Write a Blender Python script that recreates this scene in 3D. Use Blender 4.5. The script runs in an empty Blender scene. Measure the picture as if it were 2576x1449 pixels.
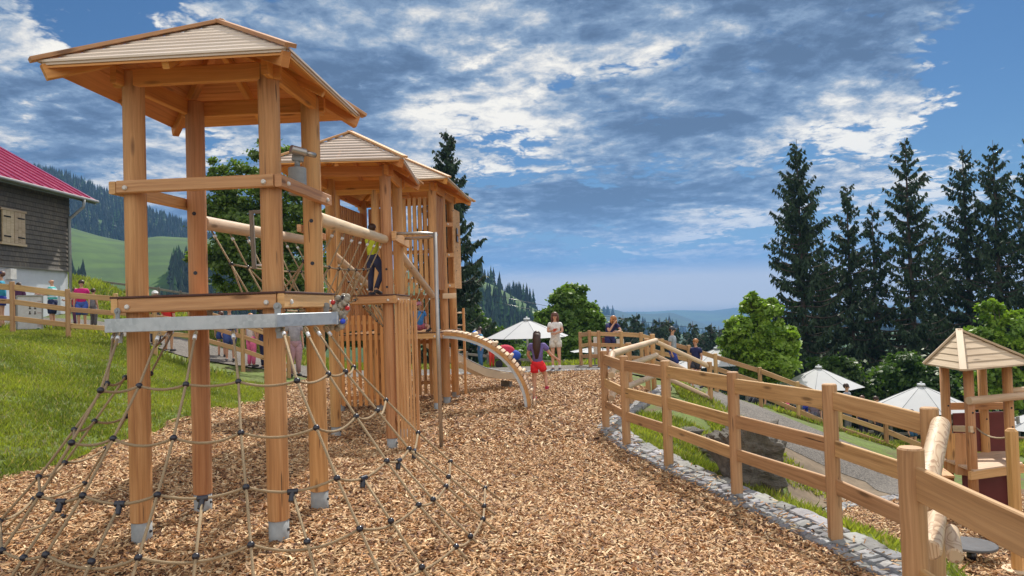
import bpy, math, random
import numpy as np
from math import radians, sin, cos, pi, sqrt, exp
from mathutils import Vector, Matrix

random.seed(7)
S = bpy.context.scene
COL = S.collection
R_ = random.uniform

# ------------------------------------------------------------------ camera
CAM_H = 1.72
PITCH = radians(1.43)
ROLL = 0.032
FPX = 1860.0                      # focal length in pixels of a 2576 px wide picture
fw = Vector((0, cos(PITCH), sin(PITCH)))
u0 = Vector((0, -sin(PITCH), cos(PITCH)))
r0 = Vector((1, 0, 0))
CU = u0 * cos(ROLL) + r0 * sin(ROLL)
CR = r0 * cos(ROLL) - u0 * sin(ROLL)
cam = bpy.data.cameras.new('camera')
cam.sensor_width = 36.0
cam.lens = 36.0 * FPX / 2576.0
cam.clip_start = 0.05
cam.clip_end = 30000
camo = bpy.data.objects.new('camera', cam)
M = Matrix.Identity(4)
for i in range(3):
    M[i][0] = CR[i]; M[i][1] = CU[i]; M[i][2] = -fw[i]
M[2][3] = CAM_H
camo.matrix_world = M
COL.objects.link(camo)
S.camera = camo

def ray(px, py):
    x = (px - 1288) / FPX; y = (724.5 - py) / FPX
    return fw + CR * x + CU * y
def at(px, py, Y):
    d = ray(px, py); t = Y / d.y
    return Vector((t * d.x, Y, CAM_H + t * d.z))
def atr(px, py, r):
    d = ray(px, py); t = r / sqrt(d.x ** 2 + d.y ** 2)
    return Vector((t * d.x, t * d.y, CAM_H + t * d.z))
def onz(px, py, z):
    d = ray(px, py); t = (z - CAM_H) / d.z
    return Vector((t * d.x, t * d.y, z))

# ------------------------------------------------------------------ sun, sky, exposure
SUN_AZ = 16.0      # degrees right of the view direction
SUN_EL = 50.0
sd = Vector((sin(radians(SUN_AZ)) * cos(radians(SUN_EL)), cos(radians(SUN_AZ)) * cos(radians(SUN_EL)), sin(radians(SUN_EL))))
sl = bpy.data.lights.new('sun', 'SUN')
sl.energy = 4.9
sl.angle = radians(1.2)
sl.color = (1.0, 0.94, 0.84)
so = bpy.data.objects.new('sun', sl)
so.rotation_euler = sd.to_track_quat('Z', 'Y').to_euler()
so.location = (0, 0, 30)
COL.objects.link(so)

def build_world():
    w = bpy.data.worlds.new('World'); S.world = w; w.use_nodes = True
    nt = w.node_tree; N = nt.nodes; L = nt.links
    N.clear()
    out = N.new('ShaderNodeOutputWorld'); bg = N.new('ShaderNodeBackground')
    L.new(bg.outputs[0], out.inputs[0])
    def val(x): return x
    def math_(op, a, b=None, c=None, clamp=False):
        n = N.new('ShaderNodeMath'); n.operation = op; n.use_clamp = clamp
        for i, v in enumerate((a, b, c)):
            if v is None: continue
            if isinstance(v, (int, float)): n.inputs[i].default_value = v
            else: L.new(v, n.inputs[i])
        return n.outputs[0]
    def vmath(op, a, b=None):
        n = N.new('ShaderNodeVectorMath'); n.operation = op
        for i, v in enumerate((a, b)):
            if v is None: continue
            if isinstance(v, (tuple, list, Vector)): n.inputs[i].default_value = tuple(v)
            else: L.new(v, n.inputs[i])
        return n
    def mr(v, a, b, c, d, smooth=True):
        n = N.new('ShaderNodeMapRange'); n.interpolation_type = 'SMOOTHSTEP' if smooth else 'LINEAR'
        L.new(v, n.inputs[0])
        for i, k in enumerate((a, b, c, d)): n.inputs[i + 1].default_value = k
        return n.outputs[0]
    def mix(f, a, b):
        n = N.new('ShaderNodeMix'); n.data_type = 'RGBA'
        if isinstance(f, (int, float)): n.inputs[0].default_value = f
        else: L.new(f, n.inputs[0])
        for i, v in ((6, a), (7, b)):
            if isinstance(v, tuple): n.inputs[i].default_value = (*v, 1)
            else: L.new(v, n.inputs[i])
        return n.outputs[2]
    tc = N.new('ShaderNodeTexCoord')
    d = vmath('NORMALIZE', tc.outputs['Generated']).outputs[0]
    sep = N.new('ShaderNodeSeparateXYZ'); L.new(d, sep.inputs[0])
    sky = N.new('ShaderNodeTexSky'); sky.sky_type = 'NISHITA'; sky.sun_disc = False
    sky.sun_elevation = radians(SUN_EL); sky.sun_rotation = radians(SUN_AZ)
    sky.air_density = 1.0; sky.dust_density = 0.3; sky.ozone_density = 3.0
    skyc = vmath('SCALE', sky.outputs[0]); skyc.inputs[3].default_value = SKY_GAIN
    hs = N.new('ShaderNodeHueSaturation'); hs.inputs['Saturation'].default_value = 1.15
    L.new(skyc.outputs[0], hs.inputs['Color'])
    tn = vmath('MULTIPLY', hs.outputs[0], (0.75, 1.0, 1.2)); blue = tn.outputs[0]
    # cloud deck: directions projected on a plane overhead
    zz = math_('ADD', math_('MAXIMUM', sep.outputs[2], 0.0), 0.17)
    cx = math_('DIVIDE', sep.outputs[0], zz); cy = math_('DIVIDE', sep.outputs[1], zz)
    cc = N.new('ShaderNodeCombineXYZ'); L.new(cx, cc.inputs[0]); L.new(cy, cc.inputs[1])
    def deck(rot, sx, sy, ox, oy):
        m = N.new('ShaderNodeMapping'); L.new(cc.outputs[0], m.inputs[0])
        m.inputs['Rotation'].default_value = (0, 0, radians(rot)); m.inputs['Scale'].default_value = (sx, sy, 1)
        m.inputs['Location'].default_value = (ox, oy, 0)
        return m.outputs[0]
    def noise(v, scale, detail, rough, dist=0.0):
        n = N.new('ShaderNodeTexNoise'); L.new(v, n.inputs['Vector'])
        n.inputs['Scale'].default_value = scale; n.inputs['Detail'].default_value = detail
        n.inputs['Roughness'].default_value = rough; n.inputs['Distortion'].default_value = dist
        return n.outputs[0]
    # large light / dark / blue areas of this sky, each a patch of the heavens
    def patches(lst):
        acc = None
        for px, py, rad, amt in lst:
            v = ray(px, py).normalized()
            dn = vmath('DISTANCE', d, v)
            g = mr(dn.outputs['Value'], 0.0, rad / FPX, amt, 0.0)
            acc = g if acc is None else math_('ADD', acc, g)
        return acc
    A = (-32, .85, 1.15)
    n1 = noise(deck(*A, 3.1, 1.7), 1.35, 12, 0.60, 0.25)
    n1n = N.new('ShaderNodeTexNoise'); L.new(cc.outputs[0], n1n.inputs['Vector']); n1n.inputs['Scale'].default_value = 4; n1n.inputs['Detail'].default_value = 5; n1c = n1n.outputs[1]
    n1b = noise(deck(*A, 3.1 + .03, 1.7 + .06), 1.35, 12, 0.60, 0.25)     # same field seen a step towards the sun
    n2 = noise(deck(-35, .8, 1.3, 9.4, 4.4), 3.6, 10, 0.62, 0.5)
    n3 = noise(deck(15, 1.2, 1.0, 2.4, 7.4), 12.0, 6, 0.65, 0.3)
    vo = N.new('ShaderNodeTexVoronoi'); vo.feature = 'F1'; L.new(deck(-32, .9, 1.15, 1.4, 2.2), vo.inputs['Vector'])
    wob = vmath('SCALE', None); L.new(n1c, wob.inputs[0]); wob.inputs[3].default_value = .55
    vv = vmath('ADD', deck(-32, .9, 1.15, 1.4, 2.2), wob.outputs[0]); L.new(vv.outputs[0], vo.inputs['Vector'])
    vo.inputs['Scale'].default_value = 5.5; vo.inputs['Detail'].default_value = 3.5; vo.inputs['Roughness'].default_value = .62
    puff = math_('SUBTRACT', 0.95, vo.outputs['Distance'])
    gap = patches(GAPS)
    cov = math_('SUBTRACT', math_('ADD', n1, math_('MULTIPLY', math_('SUBTRACT', n2, 0.5), 0.4)), gap)
    cov = math_('ADD', cov, math_('MULTIPLY', puff, 0.22))
    cover = mr(cov, 0.25, 0.37, 0.0, 1.0)
    # thin rims of cloud are bright, thick bellies are dark
    lit = patches(LIGHTS)
    thick = mr(cov, 0.32, 0.66, 0.50, -0.22)
    sh = math_('ADD', thick, math_('MULTIPLY', math_('SUBTRACT', n1, n1b), 5.0))
    sh = math_('ADD', sh, math_('MULTIPLY', math_('SUBTRACT', n2, 0.5), 1.35))
    sh = math_('ADD', sh, math_('MULTIPLY', math_('SUBTRACT', n3, 0.5), 1.15))
    sh = math_('ADD', sh, math_('MULTIPLY', puff, 0.75))
    sh = math_('ADD', sh, lit)
    sh = math_('ADD', math_('MULTIPLY', sh, 0.92), 0.30)
    ramp = N.new('ShaderNodeValToRGB'); L.new(sh, ramp.inputs[0])
    e = ramp.color_ramp.elements
    e[0].position = 0.0; e[0].color = (0.085, 0.130, 0.215, 1)
    e[1].position = 1.0; e[1].color = (0.98, 0.92, 0.80, 1)
    for p, c in ((0.22, (0.125, 0.190, 0.305, 1)), (0.45, (0.22, 0.305, 0.43, 1)), (0.63, (0.42, 0.47, 0.53, 1)), (.8, (.72, .70, .66, 1))):
        q = e.new(p); q.color = c
    col = mix(cover, blue, ramp.outputs[0])
    # haze-white veil near the horizon
    bl_ = mr(sep.outputs[2], 0.05, 0.14, 0.55, 0.0)
    col = mix(bl_, col, (0.17, 0.33, 0.60))
    veil = mr(sep.outputs[2], 0.028, 0.058, 0.9, 0.0)
    col = mix(veil, col, (1.05, 0.88, 0.66))
    # below the horizon
    low = mr(sep.outputs[2], -0.03, 0.0, 1.0, 0.0)
    col = mix(low, col, (0.10, 0.13, 0.12))
    # bright cloud added to the sky behind the camera as fill light
    back = mr(sep.outputs[1], 0.45, -0.55, 0.0, 1.0)
    up = mr(sep.outputs[2], -0.02, 0.12, 0.0, 1.0)
    bf = math_('MULTIPLY', back, up)
    bcl = mix(mr(n1, 0.3, 0.62, 0, 1), (BACK * 0.62, BACK * 0.72, BACK * 0.88), (BACK * 1.15, BACK * 1.08, BACK * 0.98))
    col = mix(bf, col, bcl)
    L.new(col, bg.inputs[0]); bg.inputs[1].default_value = 1.0
SKY_GAIN = 0.045
BACK = 1.02
GAPS = [(310, 10, 260, .28), (2520, 210, 300, .32), (2300, 620, 420, .12), (1500, 690, 300, .10), (2576, 560, 300, .08), (560, 400, 140, .08), (1330, 640, 250, .10), (1900, 180, 60, .14)]
LIGHTS = [(1250, 320, 380, .22), (250, 120, 250, .2), (2120, 90, 330, -.36), (2400, 60, 250, -.26), (1650, 400, 330, -.24), (1450, 560, 300, -.16), (860, 230, 240, -.16), (200, 330, 200, -.22), (1540, 60, 150, -.2),
          (1620, 130, 190, .42), (2100, 290, 240, .36), (2420, 350, 200, .40), (1750, 600, 150, .45), (1900, 560, 120, .3), (340, 430, 180, .30), (60, 230, 160, .25),
          (1180, 100, 300, .45), (1050, 310, 150, .3), (850, 120, 150, .2), (2250, 240, 180, .2), (640, 330, 220, .15), (1300, 250, 140, .18), (2350, 500, 200, .3), (1400, 660, 250, -.15), (1600, 640, 220, .2)]
build_world()
S.view_settings.view_transform = 'Standard'
S.view_settings.look = 'None'
S.view_settings.exposure = 0.16
S.view_settings.gamma = 1.0
S.world.cycles.sampling_method = "MANUAL"; S.world.cycles.sample_map_resolution = 512
S.render.engine = 'CYCLES'
S.cycles.use_adaptive_sampling = True
S.cycles.max_bounces = 6
S.cycles.transparent_max_bounces = 6
S.cycles.volume_bounces = 0

# ------------------------------------------------------------------ materials
MATS = {}
class NT:
    def __init__(s, name):
        m = bpy.data.materials.new(name); m.use_nodes = True; s.m = m
        s.t = m.node_tree; s.N = s.t.nodes; s.L = s.t.links
        s.b = s.N['Principled BSDF']; MATS[name] = m
    def new(s, k, **kw):
        n = s.N.new(k)
        for a, v in kw.items(): setattr(n, a, v)
        return n
    def set(s, sock, v):
        if isinstance(v, (int, float)): sock.default_value = v
        elif isinstance(v, tuple): sock.default_value = (*v, 1) if len(v) == 3 and sock.type == 'RGBA' else v
        else: s.L.new(v, sock)
    def noise(s, vec, scale, detail=4, rough=.55, dist=0, out=0):
        n = s.new('ShaderNodeTexNoise')
        if vec is not None: s.L.new(vec, n.inputs['Vector'])
        n.inputs['Scale'].default_value = scale; n.inputs['Detail'].default_value = detail
        n.inputs['Roughness'].default_value = rough; n.inputs['Distortion'].default_value = dist
        return n.outputs[out]
    def map(s, vec, sc=(1, 1, 1), loc=(0, 0, 0), rot=(0, 0, 0)):
        n = s.new('ShaderNodeMapping'); s.L.new(vec, n.inputs[0])
        n.inputs['Scale'].default_value = sc; n.inputs['Location'].default_value = loc; n.inputs['Rotation'].default_value = rot
        return n.outputs[0]
    def ramp(s, f, els):
        n = s.new('ShaderNodeValToRGB'); s.L.new(f, n.inputs[0]); e = n.color_ramp.elements
        while len(e) < len(els): e.new(0.5)
        for q, (p, c) in zip(e, els): q.position = p; q.color = (*c, 1)
        return n.outputs[0]
    def mix(s, f, a, b, mode='MIX'):
        n = s.new('ShaderNodeMix', data_type='RGBA', blend_type=mode)
        s.set(n.inputs[0], f); s.set(n.inputs[6], a); s.set(n.inputs[7], b)
        return n.outputs[2]
    def mr(s, v, a, b, c, d):
        n = s.new('ShaderNodeMapRange'); s.L.new(v, n.inputs[0])
        for i, k in enumerate((a, b, c, d)): n.inputs[i + 1].default_value = k
        return n.outputs[0]
    def math(s, op, a, b=0.0):
        n = s.new('ShaderNodeMath', operation=op); s.set(n.inputs[0], a); s.set(n.inputs[1], b); return n.outputs[0]
    def bump(s, h, strength=.3, dist=.01):
        n = s.new('ShaderNodeBump'); s.L.new(h, n.inputs['Height']); n.inputs['Strength'].default_value = strength
        n.inputs['Distance'].default_value = dist; s.L.new(n.outputs[0], s.b.inputs['Normal'])
    def uv(s): return s.new('ShaderNodeTexCoord').outputs['UV']
    def pos(s): return s.new('ShaderNodeNewGeometry').outputs['Position']
    def obj(s): return s.new('ShaderNodeTexCoord').outputs['Object']
    def attr(s, name='Col'): return s.new('ShaderNodeAttribute', attribute_name=name).outputs['Color']
    def col(s, v): s.set(s.b.inputs['Base Color'], v)
    def rough(s, v): s.set(s.b.inputs['Roughness'], v)

def wood(name, dark, mid, light, grain=1.0, rough=.62, knots=True, crack=.0):
    k = NT(name); uv = k.uv()
    w = k.noise(k.map(uv, (1.2, 3, 1)), 1.2, 3, out=1)
    vv = k.new('ShaderNodeVectorMath', operation='ADD'); k.L.new(uv, vv.inputs[0])
    sc = k.new('ShaderNodeVectorMath', operation='SCALE'); k.L.new(w, sc.inputs[0]); sc.inputs[3].default_value = .06
    k.L.new(sc.outputs[0], vv.inputs[1])
    g1 = k.noise(k.map(vv.outputs[0], (1.1, 46 * grain, 1)), 1.0, 5, .65)
    g2 = k.noise(k.map(vv.outputs[0], (4.0, 190 * grain, 1)), 1.0, 3, .6)
    big = k.noise(k.map(uv, (.8, 5, 1)), 1.0, 3, .5)
    c = k.ramp(g1, [(.30, dark), (.5, mid), (.70, light)])
    c = k.mix(k.mr(g2, .3, .7, .0, .35), c, tuple(x * .62 for x in mid), 'MIX')
    c = k.mix(k.mr(big, .35, .7, 0, .45), c, tuple(min(1, x * 1.18) for x in light))
    if knots:
        vo = k.new('ShaderNodeTexVoronoi'); k.L.new(k.map(uv, (1.7, 7.5, 1)), vo.inputs['Vector']); vo.inputs['Scale'].default_value = 1.0
        kn = k.mr(vo.outputs['Distance'], .07, .17, 1, 0)
        c = k.mix(k.math('MULTIPLY', kn, .75), c, tuple(x * .38 for x in dark))
    hsum = k.math('ADD', g1, k.math('MULTIPLY', g2, .5))
    if crack:
        cr = k.noise(k.map(uv, (1.6, 30, 1), (3, 1, 0)), 1.0, 2, .5)
        cm = k.mr(cr, .70, .725, 0, 1)
        c = k.mix(k.math('MULTIPLY', cm, crack), c, (.05, .028, .015))
    oi = k.new('ShaderNodeObjectInfo')
    hv = k.new('ShaderNodeHueSaturation'); k.L.new(c, hv.inputs['Color'])
    k.L.new(k.mr(oi.outputs['Random'], 0, 1, .86, 1.12), hv.inputs['Value'])
    k.L.new(k.mr(oi.outputs['Random'], 0, 1, .49, .507), hv.inputs['Hue'])
    k.col(hv.outputs[0]); k.rough(k.mr(g1, .3, .7, rough - .08, rough + .12))
    k.bump(hsum, .22, .004)
    return k.m
WOOD = wood('larch_wood', (.30, .12, .036), (.52, .25, .088), (.66, .38, .17), crack=.8)
WOODO = wood('larch_warm_bounce', (.44, .155, .03), (.64, .27, .065), (.76, .38, .12), crack=.3)  # orange of warm bounced light put into the larch colour
WOODB = wood('larch_board', (.38, .17, .06), (.57, .30, .12), (.70, .42, .205), crack=.6)
WOODU = wood('larch_roof_boards', (.56, .42, .31), (.68, .55, .44), (.78, .66, .55), rough=.33, knots=False)  # glare on the roof tops put into the pale board colour
WOODP = wood('peeled_log', (.50, .33, .19), (.64, .46, .29), (.74, .57, .40), grain=.25, rough=.55, crack=.35)
WOODF = wood('fence_wood', (.24, .12, .046), (.48, .275, .115), (.64, .41, .205), crack=.9)
WOODG = wood('weathered_wood', (.13, .115, .10), (.20, .18, .155), (.28, .26, .23), crack=.5)
WOODR = wood('roof_shingle_wood', (.45, .32, .18), (.58, .44, .28), (.68, .55, .38), grain=.5, rough=.6)

k = NT('swirl_log'); uv = k.uv(); n = k.noise(k.map(uv, (2.4, 6, 1)), 1.0, 2, .45, .8)
w_ = k.math('FRACT', k.math('MULTIPLY', n, 9.0)); b_ = k.mr(w_, .0, .45, 1, 0)
k.col(k.mix(b_, (.60, .44, .28), (.34, .19, .10))); k.rough(.5); k.bump(n, .2, .01); SWIRL = k.m
def plain(name, c, rough=.6, metal=0.0, var=.12, scale=8, bump=0, coat=0, spec=None):
    k = NT(name); o = k.obj(); n = k.noise(o, scale, 4, .6)
    k.col(k.mix(k.mr(n, .3, .7, 0, 1), tuple(max(0, x * (1 - var)) for x in c), tuple(min(1, x * (1 + var)) for x in c)))
    k.rough(rough); k.b.inputs['Metallic'].default_value = metal
    if coat: k.b.inputs['Coat Weight'].default_value = coat
    if bump: k.bump(k.noise(o, scale * 6, 4, .6), bump, .01)
    return k.m
def cloth(c, name=None):
    key = 'cloth_%d_%d_%d' % tuple(int(x * 99) for x in c)
    if key in MATS: return MATS[key]
    return plain(key, c, .85, var=.18, scale=14, bump=.1)
k = NT('galvanised_steel'); vo = k.new('ShaderNodeTexVoronoi'); k.L.new(k.obj(), vo.inputs['Vector']); vo.inputs['Scale'].default_value = 34
n = k.noise(k.obj(), 5, 4)
k.col(k.mix(k.mr(n, .3, .7, 0, 1), k.ramp(vo.outputs['Color'], [(.2, (.36, .40, .43)), (.8, (.50, .54, .57))]), (.58, .62, .65)))
k.b.inputs['Metallic'].default_value = .55; k.rough(k.mr(n, .3, .7, .38, .6)); STEEL = k.m
TUBE = plain('steel_tube', (.45, .42, .39), .35, .7, .1, 6)
SLIDE = plain('slide_steel', (.62, .54, .43), .33, .75, .08, 3)
BOOT = plain('zinc_boot', (.30, .315, .32), .6, .1, .2, 9)
GAPSHADE = plain('dark_gap_shade', (.03, .022, .018), .9)  # near-black tone that paints the shade between the roof slats
RUBBER = plain('brown_rubber', (.085, .035, .026), .7, 0, .2, 20)
CAPW = plain('bolt_cap', (.72, .70, .66), .4)
DARKH = plain('black_plastic', (.012, .012, .022), .28, 0, .2, 10, coat=.3)
FERR = plain('white_ferrule', (.72, .74, .76), .35, .2)
RED = plain('red_paint', (.55, .03, .03), .4)
BLUEP = plain('blue_plastic', (.03, .09, .75), .35)
k = NT('hemp_rope'); uv = k.uv()
wv = k.new('ShaderNodeTexWave', wave_type='BANDS', bands_direction='DIAGONAL'); k.L.new(k.map(uv, (60, 34, 1)), wv.inputs['Vector']); wv.inputs['Scale'].default_value = .5; wv.inputs['Distortion'].default_value = .4
k.col(k.mix(wv.outputs['Fac'], (.30, .20, .10), (.60, .46, .29))); k.rough(.85); k.bump(wv.outputs['Fac'], .6, .004); ROPE = k.m
k = NT('parasol_fabric'); n = k.noise(k.obj(), 3, 4)
k.col(k.mix(n, (.66, .67, .70), (.78, .78, .79))); k.rough(.8)
tr = k.new('ShaderNodeBsdfTranslucent'); tr.inputs[0].default_value = (.7, .7, .7, 1)
mx = k.new('ShaderNodeMixShader'); mx.inputs[0].default_value = .3
k.L.new(k.b.outputs[0], mx.inputs[1]); k.L.new(tr.outputs[0], mx.inputs[2]); k.L.new(mx.outputs[0], k.N['Material Output'].inputs[0]); FABRIC = k.m
def leafmat(name, tint, trans=.35, rough=.5):
    k = NT(name); c = k.mix(1.0, k.attr(), tint, 'MULTIPLY'); k.col(c); k.rough(rough)
    tr = k.new('ShaderNodeBsdfTranslucent'); k.L.new(k.mix(1.0, c, (1.25, 1.35, .6), 'MULTIPLY'), tr.inputs[0])
    mx = k.new('ShaderNodeMixShader'); mx.inputs[0].default_value = trans
    k.L.new(k.b.outputs[0], mx.inputs[1]); k.L.new(tr.outputs[0], mx.inputs[2]); k.L.new(mx.outputs[0], k.N['Material Output'].inputs[0])
    return k.m
LEAF = leafmat('leaves', (1, 1, 1)); NEEDLE = leafmat('needles', (1, 1, 1), .12, .7); BLADE = leafmat('grass_blades', (1, 1, 1), .4, .55)
BARK = plain('bark', (.075, .055, .042), .9, 0, .35, 5, bump=.6)
k = NT('chips'); k.col(k.attr()); k.rough(.7); CHIPM = k.m
# mulch bed
k = NT('mulch_soil'); p = k.pos()
vo = k.new('ShaderNodeTexVoronoi'); k.L.new(k.map(p, (1, 2.2, 1)), vo.inputs['Vector']); vo.inputs['Scale'].default_value = 26; vo.inputs['Randomness'].default_value = 1
vo2 = k.new('ShaderNodeTexVoronoi'); k.L.new(k.map(p, (2.4, 1, 1), (0, 0, 0), (0, 0, .7)), vo2.inputs['Vector']); vo2.inputs['Scale'].default_value = 19
c1 = k.ramp(vo.outputs['Color'], [(.1, (.08, .04, .02)), (.45, (.25, .135, .065)), (.8, (.42, .26, .135))])
c2 = k.ramp(vo2.outputs['Color'], [(.1, (.10, .05, .025)), (.5, (.28, .16, .08)), (.85, (.46, .31, .18))])
c = k.mix(.5, c1, c2); dk = k.mr(vo.outputs['Distance'], .35, .7, 0, .7)
c = k.mix(dk, c, (.075, .042, .022)); k.col(c); k.rough(.85)
k.bump(k.math('ADD', vo.outputs['Distance'], vo2.outputs['Distance']), .8, .03); MULCH = k.m
# grass soil
k = NT('lawn'); p = k.pos(); n = k.noise(p, .9, 6, .65); n2 = k.noise(p, 9, 5, .7); n3 = k.noise(k.map(p, (1, 1, 1), (7, 3, 0)), 1.5, 5, .65)
c = k.ramp(n2, [(.3, (.05, .055, .015)), (.55, (.10, .135, .02)), (.8, (.20, .24, .04))])
c = k.mix(k.mr(n, .35, .7, 0, .6), c, (.16, .24, .03))
c = k.mix(k.mr(n3, .54, .64, 0, .9), c, (.125, .085, .045)); k.col(c); k.rough(.9); k.bump(n2, .7, .05); LAWN = k.m
# far land : meadow green, darker wood patches
k = NT('meadow_hills'); p = k.pos(); n = k.noise(p, .012, 6, .6); n2 = k.noise(p, .12, 5, .65)
c = k.ramp(n2, [(.3, (.018, .050, .008)), (.7, (.055, .105, .016))]); c = k.mix(k.mr(n, .4, .65, 0, .8), c, (.075, .15, .016)); st = k.noise(k.map(p, (.02, .02, .35)), 1, 5, .6); c = k.mix(k.mr(st, .45, .6, 0, .5), c, (.022, .05, .012))
n4 = k.noise(p, .0016, 7, .62); far = k.new('ShaderNodeVectorMath', operation='LENGTH'); k.L.new(p, far.inputs[0])
fm = k.math('MULTIPLY', k.mr(far.outputs['Value'], 900, 1300, 0, 1), k.mr(n4, .40, .5, 0, 1)); c = k.mix(fm, c, (.018, .045, .016))
k.col(c); k.rough(.95); HILLM = k.m
k = NT('gravel'); p = k.pos(); n = k.noise(p, 1.2, 5, .6); vo = k.new('ShaderNodeTexVoronoi'); k.L.new(p, vo.inputs['Vector']); vo.inputs['Scale'].default_value = 42
c = k.mix(k.mr(n, .35, .65, 0, 1), (.10, .086, .072), (.19, .165, .14)); c = k.mix(.55, c, k.ramp(vo.outputs['Color'], [(.2, (.06, .058, .055)), (.8, (.27, .24, .21))]))
k.col(c); k.rough(.9); k.bump(vo.outputs['Distance'], .7, .02); GRAVEL = k.m
k = NT('kerb_stone'); o = k.pos(); n = k.noise(o, 14, 6, .65); k.col(k.mix(k.mr(n, .3, .7, 0, 1), k.attr(), k.mix(1, k.attr(), (.6, .6, .62), 'MULTIPLY'))); k.rough(.8); k.bump(n, .7, .015); STONE = k.m
MORTAR = plain('mortar', (.15, .145, .14), .95, 0, .3, 12, bump=.6)
k = NT('rock'); o = k.pos(); n = k.noise(k.map(o, (1, 1, 2.4)), 2.2, 9, .7); n2 = k.noise(o, 1.1, 4)
c = k.ramp(n, [(.25, (.055, .05, .045)), (.5, (.15, .135, .115)), (.75, (.31, .28, .24))]); c = k.mix(k.mr(n2, .55, .7, 0, .7), c, (.09, .10, .03)); k.col(c); k.rough(.9); k.bump(n, 1, .12); ROCK = k.m
SKIN = plain('skin', (.58, .32, .21), .5, 0, .08, 12)
HAIRD = plain('hair_dark', (.05, .022, .014), .5, 0, .3, 40); HAIRB = plain('hair_brown', (.13, .05, .03), .5, 0, .3, 40)
HAIRR = plain('hair_red', (.42, .17, .05), .5, 0, .3, 40); HAIRW = plain('hair_grey', (.45, .42, .38), .6, 0, .3, 40)

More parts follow.
